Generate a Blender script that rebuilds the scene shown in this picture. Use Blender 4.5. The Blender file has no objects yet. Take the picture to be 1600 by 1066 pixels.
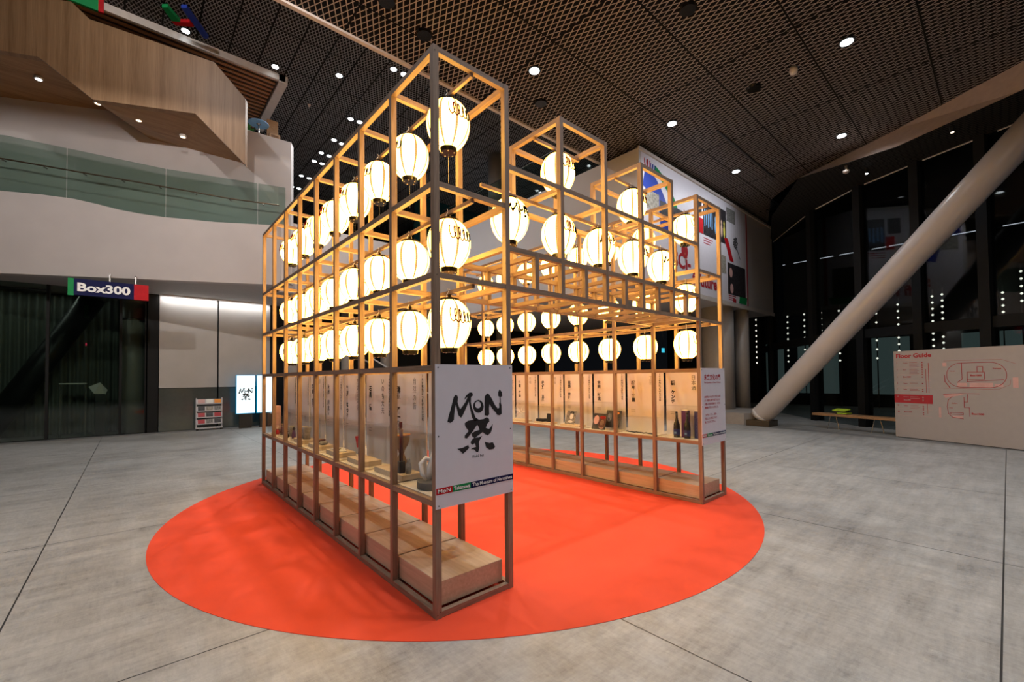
import bpy, bmesh, math, random
from mathutils import Vector, Matrix
random.seed(7)
SC = bpy.context.scene
COL = SC.collection
PI = math.pi

# ------------------------------------------------------------------ camera
cam_d = bpy.data.cameras.new('camera')
cam = bpy.data.objects.new('camera', cam_d)
COL.objects.link(cam)
SC.camera = cam
F_PX, PITCH, ROLL, YAW = 678.5065, 0.0245, -0.010, 0.7193
cam_d.sensor_width = 36.0
cam_d.sensor_fit = 'HORIZONTAL'
cam_d.lens = 36.0 * F_PX / 1600.0
cam_d.shift_y = 40.14 / 1600.0
cam_d.clip_start = 0.05
cam_d.clip_end = 200
_s, _c = math.sin(YAW), math.cos(YAW)
_f = Vector((_s, _c, 0)); _r = Vector((_c, -_s, 0)); _u = Vector((0, 0, 1))
_F = _f * math.cos(PITCH) + _u * math.sin(PITCH)
_U = _u * math.cos(PITCH) - _f * math.sin(PITCH)
_R2 = _r * math.cos(ROLL) + _U * math.sin(ROLL)
_U2 = _U * math.cos(ROLL) - _r * math.sin(ROLL)
M3 = Matrix((_R2, _U2, -_F)).transposed()
cam.matrix_world = Matrix.Translation((-1.475, -2.442, 1.55)) @ M3.to_4x4()

# ------------------------------------------------------------------ view, world
SC.view_settings.view_transform = 'Standard'
SC.view_settings.look = 'None'
SC.view_settings.gamma = 1.0
SC.view_settings.exposure = 0.0
SC.view_settings.use_curve_mapping = False
W = bpy.data.worlds.new('night'); SC.world = W
W.use_nodes = True
W.node_tree.nodes['Background'].inputs['Color'].default_value = (0.55, 0.62, 0.75, 1)
W.node_tree.nodes['Background'].inputs['Strength'].default_value = 0.006
try:
    SC.cycles.sample_clamp_indirect = 4.0
    SC.cycles.caustics_reflective = False
    SC.cycles.caustics_refractive = False
    SC.cycles.max_bounces = 8
    SC.cycles.diffuse_bounces = 3
    SC.cycles.transparent_max_bounces = 24
except Exception:
    pass
LAMP_W = 360.0          # one ceiling downlight
LANTERN = 18.5           # glow of the lantern paper

# ------------------------------------------------------------------ material helpers
class Nd:
    def __init__(s, t, sock): s.t = t; s.s = sock
def _v(t, x, inp):
    if isinstance(x, Nd): t.links.new(x.s, inp)
    else: inp.default_value = x
def mth(t, op, a, b=0.0, c=0.0):
    n = t.nodes.new('ShaderNodeMath'); n.operation = op
    _v(t, a, n.inputs[0]); _v(t, b, n.inputs[1]); _v(t, c, n.inputs[2])
    return Nd(t, n.outputs[0])
def coords(t, kind='Object'):
    n = t.nodes.new('ShaderNodeTexCoord'); s = t.nodes.new('ShaderNodeSeparateXYZ')
    t.links.new(n.outputs[kind], s.inputs[0])
    return n.outputs[kind], Nd(t, s.outputs[0]), Nd(t, s.outputs[1]), Nd(t, s.outputs[2])
def geo_pos(t):
    n = t.nodes.new('ShaderNodeNewGeometry'); s = t.nodes.new('ShaderNodeSeparateXYZ')
    t.links.new(n.outputs['Position'], s.inputs[0])
    return n.outputs['Position'], Nd(t, s.outputs[0]), Nd(t, s.outputs[1]), Nd(t, s.outputs[2])
def noise(t, vec, scale, stretch=(1, 1, 1), detail=3.0, rough=0.5):
    m = t.nodes.new('ShaderNodeMapping'); m.inputs['Scale'].default_value = stretch
    t.links.new(vec, m.inputs['Vector'])
    n = t.nodes.new('ShaderNodeTexNoise'); n.inputs['Scale'].default_value = scale
    n.inputs['Detail'].default_value = detail; n.inputs['Roughness'].default_value = rough
    t.links.new(m.outputs[0], n.inputs['Vector'])
    return Nd(t, n.outputs['Fac'])
def ramp(t, fac, stops):
    n = t.nodes.new('ShaderNodeValToRGB'); e = n.color_ramp.elements
    while len(e) > 1: e.remove(e[-1])
    e[0].position = stops[0][0]; e[0].color = (*stops[0][1], 1)
    for p, c in stops[1:]:
        k = e.new(p); k.color = (*c, 1)
    _v(t, fac, n.inputs[0])
    return Nd(t, n.outputs[0])
def mixc(t, fac, a, b):
    n = t.nodes.new('ShaderNodeMix'); n.data_type = 'RGBA'
    _v(t, fac, n.inputs[0])
    for x, i in ((a, 6), (b, 7)):
        if isinstance(x, Nd): t.links.new(x.s, n.inputs[i])
        else: n.inputs[i].default_value = (*x, 1)
    return Nd(t, n.outputs[2])
def bump(t, h, strength=0.3, dist=0.01):
    n = t.nodes.new('ShaderNodeBump'); n.inputs['Strength'].default_value = strength
    n.inputs['Distance'].default_value = dist
    t.links.new(h.s, n.inputs['Height']); return n.outputs[0]
def new_mat(name):
    m = bpy.data.materials.new(name); m.use_nodes = True
    return m, m.node_tree, m.node_tree.nodes['Principled BSDF']
def plain(name, col, rough=0.5, metal=0.0, vary=0.06, scale=9.0, spec=0.5):
    m, t, b = new_mat(name)
    vec, x, y, z = coords(t)
    n = noise(t, vec, scale)
    lo = tuple(max(0, c * (1 - vary)) for c in col); hi = tuple(min(1, c * (1 + vary)) for c in col)
    c = ramp(t, n, [(0.3, lo), (0.7, hi)])
    t.links.new(c.s, b.inputs['Base Color'])
    b.inputs['Roughness'].default_value = rough; b.inputs['Metallic'].default_value = metal
    b.inputs['Specular IOR Level'].default_value = spec
    return m
def glow(name, col, st):
    m = bpy.data.materials.new(name); m.use_nodes = True; t = m.node_tree
    for n in list(t.nodes):
        if n.type == 'BSDF_PRINCIPLED': t.nodes.remove(n)
    e = t.nodes.new('ShaderNodeEmission'); e.inputs[0].default_value = (*col, 1); e.inputs[1].default_value = st
    t.links.new(e.outputs[0], t.nodes['Material Output'].inputs[0])
    return m
def wood(name, axis, lo, hi, rough=0.55, scale=6.0):
    m, t, b = new_mat(name)
    vec, x, y, z = geo_pos(t)
    st = [14.0, 14.0, 14.0]; st[axis] = 0.9
    n = noise(t, vec, scale, st, 4.0, 0.6)
    st2 = [3.0, 3.0, 3.0]; st2[axis] = 0.5
    n2 = noise(t, vec, 1.6, st2, 2.0, 0.5)
    k = mth(t, 'MULTIPLY_ADD', n, 0.65, mth(t, 'MULTIPLY', n2, 0.35))
    c = ramp(t, k, [(0.34, lo), (0.5, tuple((p + q) / 2 for p, q in zip(lo, hi))), (0.66, hi)])
    t.links.new(c.s, b.inputs['Base Color'])
    b.inputs['Roughness'].default_value = rough
    t.links.new(bump(t, n, 0.15, 0.002), b.inputs['Normal'])
    return m
def glass(name, tint, gloss=0.10, rough=0.02, ior=1.45):
    m = bpy.data.materials.new(name); m.use_nodes = True; t = m.node_tree
    for n in list(t.nodes):
        if n.type == 'BSDF_PRINCIPLED': t.nodes.remove(n)
    a = t.nodes.new('ShaderNodeBsdfTransparent'); a.inputs[0].default_value = (*tint, 1)
    g = t.nodes.new('ShaderNodeBsdfGlossy'); g.inputs['Roughness'].default_value = rough
    f = t.nodes.new('ShaderNodeLayerWeight'); f.inputs[0].default_value = 0.5
    k = mth(t, 'MULTIPLY_ADD', mth(t, 'POWER', Nd(t, f.outputs['Facing']), 4.5), ior - 1.0, gloss * 0.3)
    mx = t.nodes.new('ShaderNodeMixShader'); t.links.new(k.s, mx.inputs[0])
    t.links.new(a.outputs[0], mx.inputs[1]); t.links.new(g.outputs[0], mx.inputs[2])
    t.links.new(mx.outputs[0], t.nodes['Material Output'].inputs[0])
    return m
def concrete():
    m, t, b = new_mat('brushed_concrete')
    vec, x, y, z = geo_pos(t)
    n1 = noise(t, vec, 0.9, (1, 1, 1), 6.0, 0.62)
    n2 = noise(t, vec, 2.2, (0.45, 3.2, 1), 7.0, 0.68)
    n3 = noise(t, vec, 14.0, (1, 2.5, 1), 5.0, 0.7)
    n4 = noise(t, vec, 1.7, (2.0, 0.7, 1), 8.0, 0.75)
    n5 = noise(t, vec, 7.0, (4.5, 0.9, 1), 10.0, 0.82)
    n6 = noise(t, vec, 1.3, (1, 1, 1), 12.0, 0.80)
    k = mth(t, 'ADD', mth(t, 'MULTIPLY', n1, 0.16), mth(t, 'MULTIPLY', n2, 0.20))
    k = mth(t, 'ADD', k, mth(t, 'MULTIPLY', n3, 0.14))
    k = mth(t, 'ADD', k, mth(t, 'MULTIPLY', n4, 0.10))
    k = mth(t, 'ADD', k, mth(t, 'MULTIPLY', n5, 0.20))
    k = mth(t, 'ADD', k, mth(t, 'MULTIPLY', n6, 0.20))
    c = ramp(t, k, [(0.40, (0.12, 0.117, 0.11)), (0.46, (0.27, 0.265, 0.255)), (0.52, (0.36, 0.354, 0.342)), (0.60, (0.47, 0.462, 0.445))])
    # saw-cut joints every 3 m in both directions
    fx = mth(t, 'ABSOLUTE', mth(t, 'SUBTRACT', mth(t, 'PINGPONG', mth(t, 'ADD', x, 2.08 + 29.7), 1.485), 0.0))
    fy = mth(t, 'ABSOLUTE', mth(t, 'SUBTRACT', mth(t, 'PINGPONG', mth(t, 'ADD', y, -0.62 + 30.0), 1.5), 0.0))
    j = mth(t, 'MAXIMUM', mth(t, 'LESS_THAN', fx, 0.005), mth(t, 'LESS_THAN', fy, 0.005))
    c2 = mixc(t, j, c, (0.03, 0.03, 0.03))
    t.links.new(c2.s, b.inputs['Base Color'])
    r = mth(t, 'MULTIPLY_ADD', n3, 0.25, 0.30)
    t.links.new(r.s, b.inputs['Roughness'])
    b.inputs['Specular IOR Level'].default_value = 0.45
    t.links.new(bump(t, k, 0.12, 0.01), b.inputs['Normal'])
    return m
def mesh_ceiling(name, a, bb, th, strand, panel=None, shift=(0, 0)):
    """expanded metal: crossing strands over a black void, panel joints"""
    m, t, b = new_mat(name)
    vec, x, y, z = geo_pos(t)
    u = mth(t, 'MULTIPLY', mth(t, 'ADD', x, 50.0), 1 / a); v = mth(t, 'MULTIPLY', mth(t, 'ADD', y, 50.0), 1 / bb)
    p = mth(t, 'PINGPONG', mth(t, 'ADD', u, v), 0.5)
    q = mth(t, 'PINGPONG', mth(t, 'ADD', mth(t, 'SUBTRACT', u, v), 1000.0), 0.5)
    s = mth(t, 'LESS_THAN', mth(t, 'MINIMUM', p, q), th)
    n = noise(t, vec, 0.5, (1, 1, 1), 2.0, 0.5)
    sc = mixc(t, n, tuple(c * 0.8 for c in strand), tuple(c * 1.2 for c in strand))
    c = mixc(t, s, (0.001, 0.001, 0.001), sc)
    if panel:
        px, py = panel
        jx = mth(t, 'LESS_THAN', mth(t, 'PINGPONG', mth(t, 'ADD', x, 50.0 - shift[0]), px / 2), 0.018)
        jy = mth(t, 'LESS_THAN', mth(t, 'PINGPONG', mth(t, 'ADD', y, 50.0 - shift[1]), py / 2), 0.014)
        c = mixc(t, mth(t, 'MAXIMUM', jx, jy), c, (0.002, 0.002, 0.002))
    t.links.new(c.s, b.inputs['Base Color'])
    b.inputs['Roughness'].default_value = 0.6
    b.inputs['Specular IOR Level'].default_value = 0.1
    return m
def paper():
    m = bpy.data.materials.new('lantern_paper'); m.use_nodes = True; t = m.node_tree
    for n in list(t.nodes):
        if n.type == 'BSDF_PRINCIPLED': t.nodes.remove(n)
    vec, x, y, z = coords(t)
    ang = mth(t, 'ADD', mth(t, 'ARCTAN2', y, x), 20 * PI + 0.16)
    seam = mth(t, 'PINGPONG', mth(t, 'MULTIPLY', ang, 8 / (2 * PI)), 0.5)
    sm = mth(t, 'LESS_THAN', seam, 0.075)
    rib = mth(t, 'PINGPONG', mth(t, 'MULTIPLY', mth(t, 'ADD', z, 1.0), 62.0), 0.5)
    lw = t.nodes.new('ShaderNodeLayerWeight'); lw.inputs[0].default_value = 0.35
    fc = Nd(t, lw.outputs['Facing'])
    rim = mth(t, 'POWER', fc, 3.6)
    col = mixc(t, rim, (1.0, 0.56, 0.11), (1.0, 0.40, 0.07))
    col = mixc(t, sm, col, (1.0, 0.56, 0.17))
    st = mth(t, 'MULTIPLY', mth(t, 'MULTIPLY_ADD', rim, -0.80, 1.0), LANTERN)
    st = mth(t, 'MULTIPLY', st, mth(t, 'MULTIPLY_ADD', rib, 0.5, 0.78))
    st = mth(t, 'MULTIPLY', st, mth(t, 'MULTIPLY_ADD', sm, -0.945, 1.0))
    e = t.nodes.new('ShaderNodeEmission')
    t.links.new(col.s, e.inputs[0]); t.links.new(st.s, e.inputs[1])
    t.links.new(e.outputs[0], t.nodes['Material Output'].inputs[0])
    return m
def ribbed_wood(name, lo, hi, axis_u):
    m, t, b = new_mat(name)
    vec, x, y, z = geo_pos(t)
    if axis_u == 'z':                       # boards run level, lines follow height on the sloped soffit
        k0 = mth(t, 'ADD', mth(t, 'MULTIPLY', x, 0.9), mth(t, 'MULTIPLY', y, -0.44))
        bnd = noise(t, vec, 1.0, (0.2, 6.0, 6.0), 2.0, 0.5)
        st = (1.0, 9.0, 9.0)
    else:
        bnd = noise(t, vec, 1.0, (9.0, 0.15, 0.02), 2.0, 0.6)
        st = (22.0, 22.0, 0.6)
    n = noise(t, vec, 3.0, st, 4.0, 0.6)
    k = mth(t, 'ADD', mth(t, 'MULTIPLY', bnd, 0.5), mth(t, 'MULTIPLY', n, 0.5))
    c = ramp(t, k, [(0.36, lo), (0.64, hi)])
    t.links.new(c.s, b.inputs['Base Color'])
    b.inputs['Roughness'].default_value = 0.5
    return m

PAL_LO, PAL_HI = (0.20, 0.125, 0.085), (0.37, 0.245, 0.165)
WOODS = [wood('cedar_x', 0, PAL_LO, PAL_HI), wood('cedar_y', 1, PAL_LO, PAL_HI), wood('cedar_z', 2, PAL_LO, PAL_HI)]
M = dict(
    floor=concrete(),
    carpet=plain('red_carpet', (0.74, 0.070, 0.027), 0.75, vary=0.05, scale=3.0, spec=0.25),
    ply=wood('plywood', 1, (0.50, 0.36, 0.235), (0.66, 0.51, 0.36), 0.5, 3.0),
    riser=wood('riser_ply', 0, (0.62, 0.47, 0.32), (0.76, 0.62, 0.45), 0.5, 3.0),
    shelf=plain('shelf_white', (0.72, 0.66, 0.58), 0.4),
    board=plain('exhibit_board', (0.84, 0.80, 0.81), 0.45, vary=0.02),
    sign=plain('sign_white', (0.74, 0.70, 0.76), 0.35, vary=0.02),
    ink=plain('ink_black', (0.012, 0.012, 0.014), 0.5),
    ink_grey=plain('ink_grey', (0.22, 0.20, 0.20), 0.5),
    white_ink=plain('white_ink', (0.85, 0.85, 0.85), 0.5),
    red=plain('print_red', (0.48, 0.008, 0.014), 0.6, spec=0.2),
    dred=plain('print_dark_red', (0.42, 0.02, 0.03), 0.45),
    green=plain('print_green', (0.008, 0.24, 0.07), 0.6, spec=0.2),
    navy=plain('print_navy', (0.005, 0.007, 0.06), 0.6, spec=0.15),
    blue=plain('print_blue', (0.02, 0.05, 0.36), 0.4),
    pink=plain('print_pink', (0.62, 0.36, 0.33), 0.5),
    black=plain('black_metal', (0.012, 0.012, 0.013), 0.4),
    lacquer=plain('black_lacquer', (0.010, 0.009, 0.008), 0.2),
    screw=plain('steel_screw', (0.06, 0.06, 0.07), 0.3, 0.8),
    cord=plain('white_cord', (0.80, 0.74, 0.64), 0.7),
    plaster=plain('grey_plaster', (0.50, 0.455, 0.44), 0.6, vary=0.05, scale=1.3),
    soffit=plain('soffit_paint', (0.40, 0.37, 0.36), 0.6, vary=0.03),
    boxwall=plain('box_wall_paint', (0.52, 0.49, 0.49), 0.55, vary=0.03, scale=1.0),
    dark=plain('dark_wall', (0.008, 0.0085, 0.009), 0.6, spec=0.2),
    darkgrey=plain('dark_grey_wall', (0.045, 0.047, 0.048), 0.5),
    column=plain('painted_column', (0.36, 0.33, 0.31), 0.45, vary=0.04),
    greycol=plain('dark_painted_column', (0.16, 0.155, 0.15), 0.35),
    strut=plain('painted_steel_tube', (0.52, 0.47, 0.455), 0.32, vary=0.03, scale=2.0),
    trim=plain('white_trim', (0.60, 0.54, 0.50), 0.4),
    tan=plain('tan_bulkhead', (0.50, 0.40, 0.36), 0.95, spec=0.0),
    steel=plain('steel', (0.40, 0.38, 0.36), 0.25, 0.9),
    bronze=plain('bronze_rail', (0.16, 0.12, 0.08), 0.3, 0.8),
    panel=plain('white_wall_panel', (0.44, 0.42, 0.405), 0.35, vary=0.05, scale=2.0),
    greenglass=plain('back_painted_glass', (0.065, 0.078, 0.072), 0.12, spec=0.7),
    curtain=plain('curtain_cloth', (0.15, 0.16, 0.14), 0.8),
    kerb=plain('stone_kerb', (0.20, 0.195, 0.19), 0.5),
    guide=plain('guide_board', (0.40, 0.355, 0.335), 0.45, vary=0.02),
    bench=wood('bench_timber', 1, (0.28, 0.14, 0.06), (0.44, 0.25, 0.12), 0.5, 3.0),
    slat=wood('slat_timber', 0, (0.36, 0.16, 0.07), (0.50, 0.25, 0.12), 0.5, 3.0),
    front=ribbed_wood('ribbed_oak', (0.185, 0.10, 0.046), (0.31, 0.185, 0.098), 'x'),
    under=ribbed_wood('ribbed_oak_soffit', (0.22, 0.105, 0.036), (0.36, 0.20, 0.085), 'z'),
    mesh_near=mesh_ceiling('expanded_metal', 0.112, 0.225, 0.08, (0.38, 0.335, 0.315), (3.0, 1.5), (0.3, 0.4)),
    mesh_far=mesh_ceiling('fine_expanded_metal', 0.088, 0.175, 0.12, (0.24, 0.24, 0.25), (0.685, 1.37), (1.75, 0.4)),
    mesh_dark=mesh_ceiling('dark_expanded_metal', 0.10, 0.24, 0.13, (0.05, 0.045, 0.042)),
    g_clear=glass('acrylic', (0.985, 0.988, 0.988), 0.05, 0.02, 1.25),
    g_rail=glass('balustrade_glass', (0.74, 0.82, 0.79), 0.2),
    g_dark=glass('tinted_window_glass', (0.62, 0.68, 0.64), 0.15),
    g_front=glass('facade_glass', (0.75, 0.79, 0.80), 0.10),
    lamp=glow('lamp_lens', (0.92, 0.98, 1.0), 9.0),
    lamp_small=glow('small_lamp', (0.95, 0.97, 1.0), 8.0),
    lamp_warm=glow('warm_lamp', (1.0, 0.8, 0.55), 3.0),
    bulb=glow('outdoor_bulb', (1.0, 0.95, 0.80), 1.6),
    line=glow('lamp_reflection', (0.9, 0.9, 1.0), 0.75),
    exitg=glow('exit_sign_face', (0.05, 0.55, 0.75), 1.1),
    screen=glow('screen_white', (0.86, 0.98, 1.0), 1.25),
    screen_edge=glow('screen_edge_blue', (0.0, 0.32, 0.62), 0.8),
    reflect_pane=glow('fascia_reflection', (0.10, 0.14, 0.13), 0.35),
    redled=glow('red_led', (1.0, 0.05, 0.12), 0.8),
    paper=paper(),
    mark_red=plain('lantern_ink_red', (0.20, 0.006, 0.004), 0.8, spec=0.0), mark_grey=plain('lantern_ink_grey', (0.02, 0.016, 0.012), 0.8, spec=0.0), mark_black=plain('lantern_ink_black', (0.001, 0.001, 0.001), 0.8, spec=0.0),
    tealglass=plain('teal_glass', (0.01, 0.055, 0.065), 0.15, spec=0.6),
    lime=plain('lime_cloth', (0.42, 0.62, 0.03), 0.7),
    redmat=plain('red_lacquer', (0.55, 0.01, 0.015), 0.25),
    maroon=plain('maroon_wood', (0.10, 0.02, 0.022), 0.3),
    brown=plain('brown_wood', (0.30, 0.17, 0.07), 0.5, vary=0.3, scale=30),
    stone=plain('grey_stone', (0.33, 0.31, 0.29), 0.7, vary=0.3, scale=30),
    disc=plain('dark_disc', (0.10, 0.095, 0.095), 0.5),
    white=plain('white_gloss', (0.82, 0.80, 0.80), 0.25, vary=0.01),
    bottle=plain('bottle_glass', (0.025, 0.022, 0.018), 0.12),
    navybox=plain('navy_card', (0.02, 0.03, 0.16), 0.5),
    purplebox=plain('purple_card', (0.08, 0.02, 0.14), 0.5),
    paperw=plain('paper_white', (0.80, 0.78, 0.74), 0.6),
    rack=plain('grey_rack', (0.55, 0.53, 0.54), 0.5),
    leaf=plain('leaf_green', (0.05, 0.22, 0.03), 0.6),
    orange=plain('print_orange', (0.85, 0.30, 0.03), 0.5),
    skin=plain('print_cream', (0.75, 0.50, 0.36), 0.5),
    photo=plain('print_photo_grey', (0.22, 0.21, 0.20), 0.5, vary=0.8, scale=25),
    photod=plain('print_photo_dark', (0.03, 0.026, 0.03), 0.4, vary=0.8, scale=10),
    photot=plain('print_photo_tan', (0.34, 0.31, 0.26), 0.5, vary=0.5, scale=12),
    lblue=plain('print_light_blue', (0.16, 0.35, 0.60), 0.5),
    yellow=plain('print_yellow', (0.70, 0.62, 0.10), 0.5),
)

# ------------------------------------------------------------------ geometry helpers
class MB:
    def __init__(s, origin=(0, 0, 0)):
        s.v = []; s.f = []; s.o = Vector(origin); s.smooth = False
    def add(s, vs, fs):
        n = len(s.v); s.v += [Vector(v) - s.o for v in vs]; s.f += [tuple(i + n for i in f) for f in fs]; return s
    def box(s, x0, x1, y0, y1, z0, z1):
        s.add([(x0, y0, z0), (x1, y0, z0), (x1, y1, z0), (x0, y1, z0), (x0, y0, z1), (x1, y0, z1), (x1, y1, z1), (x0, y1, z1)],
              [(0, 3, 2, 1), (4, 5, 6, 7), (0, 1, 5, 4), (1, 2, 6, 5), (2, 3, 7, 6), (3, 0, 4, 7)]); return s
    def obox(s, c, ax, ay, az, hx, hy, hz):
        c = Vector(c); ax, ay, az = Vector(ax).normalized() * hx, Vector(ay).normalized() * hy, Vector(az).normalized() * hz
        P = [c + i * ax + j * ay + k * az for k in (-1, 1) for i, j in ((-1, -1), (1, -1), (1, 1), (-1, 1))]
        s.add(P, [(0, 3, 2, 1), (4, 5, 6, 7), (0, 1, 5, 4), (1, 2, 6, 5), (2, 3, 7, 6), (3, 0, 4, 7)]); return s
    def tube(s, pts, r, n=8, caps=True):
        pts = [Vector(p) for p in pts]; rr = r if isinstance(r, (list, tuple)) else [r] * len(pts)
        vs = []; fs = []
        prev = None
        for i, p in enumerate(pts):
            d = (pts[min(i + 1, len(pts) - 1)] - pts[max(i - 1, 0)]).normalized()
            up = prev if prev is not None else (Vector((0, 0, 1)) if abs(d.z) < 0.9 else Vector((1, 0, 0)))
            a = d.cross(up).normalized(); b = a.cross(d).normalized(); prev = b
            for k in range(n):
                t = 2 * PI * k / n; vs.append(p + (a * math.cos(t) + b * math.sin(t)) * rr[i])
        for i in range(len(pts) - 1):
            for k in range(n):
                k2 = (k + 1) % n; fs.append((i * n + k, i * n + k2, (i + 1) * n + k2, (i + 1) * n + k))
        if caps:
            fs.append(tuple(range(n))); fs.append(tuple(reversed(range((len(pts) - 1) * n, len(pts) * n))))
        s.add(vs, fs); return s
    def lathe(s, c, prof, n=24, caps=True):
        c = Vector(c); vs = []; fs = []
        for r, z in prof:
            for k in range(n):
                t = 2 * PI * k / n; vs.append(c + Vector((r * math.cos(t), r * math.sin(t), z)))
        for i in range(len(prof) - 1):
            for k in range(n):
                k2 = (k + 1) % n; fs.append((i * n + k, i * n + k2, (i + 1) * n + k2, (i + 1) * n + k))
        if caps:
            fs.append(tuple(reversed(range(n)))); fs.append(tuple(range((len(prof) - 1) * n, len(prof) * n)))
        s.add(vs, fs); return s
    def prism(s, pts, d):
        """polygon extruded along vector d"""
        d = Vector(d); n = len(pts); P = [Vector(p) for p in pts]
        s.add(P + [p + d for p in P], [tuple(range(n)), tuple(reversed(range(n, 2 * n)))] + [(i, (i + 1) % n, (i + 1) % n + n, i + n) for i in range(n)]); return s
    def mesh(s, name, mat, smooth=False):
        me = bpy.data.meshes.new(name); me.from_pydata([tuple(v) for v in s.v], [], s.f); me.update()
        bm = bmesh.new(); bm.from_mesh(me); bmesh.ops.recalc_face_normals(bm, faces=bm.faces); bm.to_mesh(me); bm.free()
        me.materials.append(mat)
        if smooth:
            for p in me.polygons: p.use_smooth = len(p.vertices) == 4
        return me
    def obj(s, name, mat, parent=None, smooth=False, bevel=0.0):
        o = bpy.data.objects.new(name, s.mesh(name, mat, smooth)); COL.objects.link(o)
        if parent is not None: o.parent = parent
        else: o.location = s.o
        if bevel:
            md = o.modifiers.new('bevel', 'BEVEL'); md.width = bevel; md.segments = 2; md.limit_method = 'ANGLE'
        return o
def tag(o, label=None, cat=None, group=None, kind=None):
    if label: o['label'] = label
    if cat: o['category'] = cat
    if group: o['group'] = group
    if kind: o['kind'] = kind
    return o
def thing(name, loc, label, cat, group=None):
    o = bpy.data.objects.new(name, None); COL.objects.link(o); o.location = loc; o.empty_display_size = 0.1
    return tag(o, label, cat, group)
def struct(o): o['kind'] = 'structure'; return o
def wall_slab(name, pts, thick, mat, parent=None):
    """pts: polygon in 3D; thick vector"""
    o = MB().prism(pts, thick).obj(name, mat, parent); return struct(o) if parent is None else o

_cache = {}
def text_mesh(s, bold=0.0):
    k = (s, bold)
    if k in _cache: return _cache[k]
    c = bpy.data.curves.new('t', 'FONT'); c.body = s; c.size = 1.0; c.resolution_u = 3; c.offset = bold
    o = bpy.data.objects.new('t', c); COL.objects.link(o); bpy.context.view_layer.update()
    me = bpy.data.meshes.new_from_object(o.evaluated_get(bpy.context.evaluated_depsgraph_get()))
    vs = [(v.co.x, v.co.y) for v in me.vertices]; fs = [tuple(p.vertices) for p in me.polygons]
    bpy.data.objects.remove(o); bpy.data.curves.remove(c); bpy.data.meshes.remove(me)
    _cache[k] = (vs, fs); return _cache[k]
def put_text(mb, s, o, ax, up, size, nrm, bold=0.0, width=None, sx=1.0, vertical=False, step=1.05, mapf=None):
    """o: lower-left start (top centre when vertical)"""
    o, ax, up, nrm = Vector(o), Vector(ax), Vector(up), Vector(nrm)
    if not vertical:
        vs, fs = text_mesh(s, bold)
        if not vs: return
        if width:
            w = max(v[0] for v in vs) - min(v[0] for v in vs); sx = width / w / size
        x0 = min(v[0] for v in vs)
        P = [o + ax * ((v[0] - x0) * size * sx) + up * (v[1] * size) + nrm * 0.0006 for v in vs]
        mb.add([mapf(p) for p in P] if mapf else P, fs)
    else:
        for i, ch in enumerate(s):
            if ch == ' ': continue
            if ch in 'ーｰ': ch = '|'
            vs, fs = text_mesh(ch, bold)
            cx = (max(v[0] for v in vs) + min(v[0] for v in vs)) / 2
            P = [o + ax * ((v[0] - cx) * size * sx) + up * (v[1] * size - (i * step + 0.85) * size) + nrm * 0.0006 for v in vs]
            mb.add([mapf(p) for p in P] if mapf else P, fs)
def flat(mb, pts, o, ax, up, nrm, lift=0.001):
    o, ax, up, nrm = Vector(o), Vector(ax), Vector(up), Vector(nrm)
    P = [o + ax * a + up * b + nrm * lift for a, b in pts]
    mb.add(P, [tuple(range(len(P)))])
X_, Y_, Z_ = Vector((1, 0, 0)), Vector((0, 1, 0)), Vector((0, 0, 1))
ORD = ['nearest', 'second', 'third', 'fourth', 'fifth', 'sixth', 'seventh', 'farthest']

# =================================================================== SETTING
struct(MB().box(-16, 26, -14, 26, -0.2, 0.0).obj('floor', M['floor']))
# near ceiling (expanded metal) with the bulkhead curve on the window side
NC = [(-16, -14), (7.5, -14), (9.05, -8), (11.73, -2.8), (12.98, -0.74), (14.2, 1.73), (15.4, 2.92), (19.5, 4.4), (20, 5.15), (-16, 5.15)]
struct(MB().prism([(x, y, 7.7) for x, y in NC], (0, 0, 0.08)).obj('ceiling', M['mesh_near']))
struct(MB().box(-16, 24, 5.15, 26, 10.3, 10.4).obj('ceiling_far', M['mesh_far']))
struct(MB().box(-16, 16.5, 5.12, 5.20, 7.66, 7.86).obj('trim_1', M['trim']))
struct(MB().box(-16, 16.5, 5.20, 5.30, 7.86, 10.3).obj('wall_ceiling_step', M['dark']))
BT = [(15.4, 2.92, 7.7), (14.2, 1.73, 7.7), (12.98, -0.74, 7.7), (11.73, -2.8, 7.7), (9.05, -8, 7.7)]
BB = [(15.36, 2.88, 7.64), (12.68, 1.33, 7.1), (12.57, -0.77, 7.1), (11.65, -2.79, 7.1), (9.0, -7.4, 7.1)]
mb = MB(); mb.add(BT + BB, [(i, i + 1, i + 6, i + 5) for i in range(1, 4)]); struct(mb.obj('ceiling_bulkhead', M['tan']))
FAC = [(22.0, 5.6), (19.0, 4.12), (15.9, 1.82), (14.7, 0.33), (14.05, -0.98), (13.55, -2.18), (12.7, -4.2), (11.3, -8.0)]
LC = [(x, y, 7.1) for _, (x, y) in enumerate([(15.36, 2.88), (12.68, 1.33), (12.57, -0.77), (11.65, -2.79), (9.0, -7.4)])]
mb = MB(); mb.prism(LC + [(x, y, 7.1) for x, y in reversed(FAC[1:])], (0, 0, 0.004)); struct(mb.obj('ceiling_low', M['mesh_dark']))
for i in range(1, len(FAC) - 1):                       # light strips where the low ceiling meets the glass
    a, b = Vector((*FAC[i], 7.06)), Vector((*FAC[i + 1], 7.06)); d = (b - a) * 0.12
    MBt = MB().tube([a + d + Vector((-.12, 0, 0)), b - d + Vector((-.12, 0, 0))], 0.02, 4); struct(MBt.obj('trim_%d' % (10 + i), M['trim']))
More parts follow.
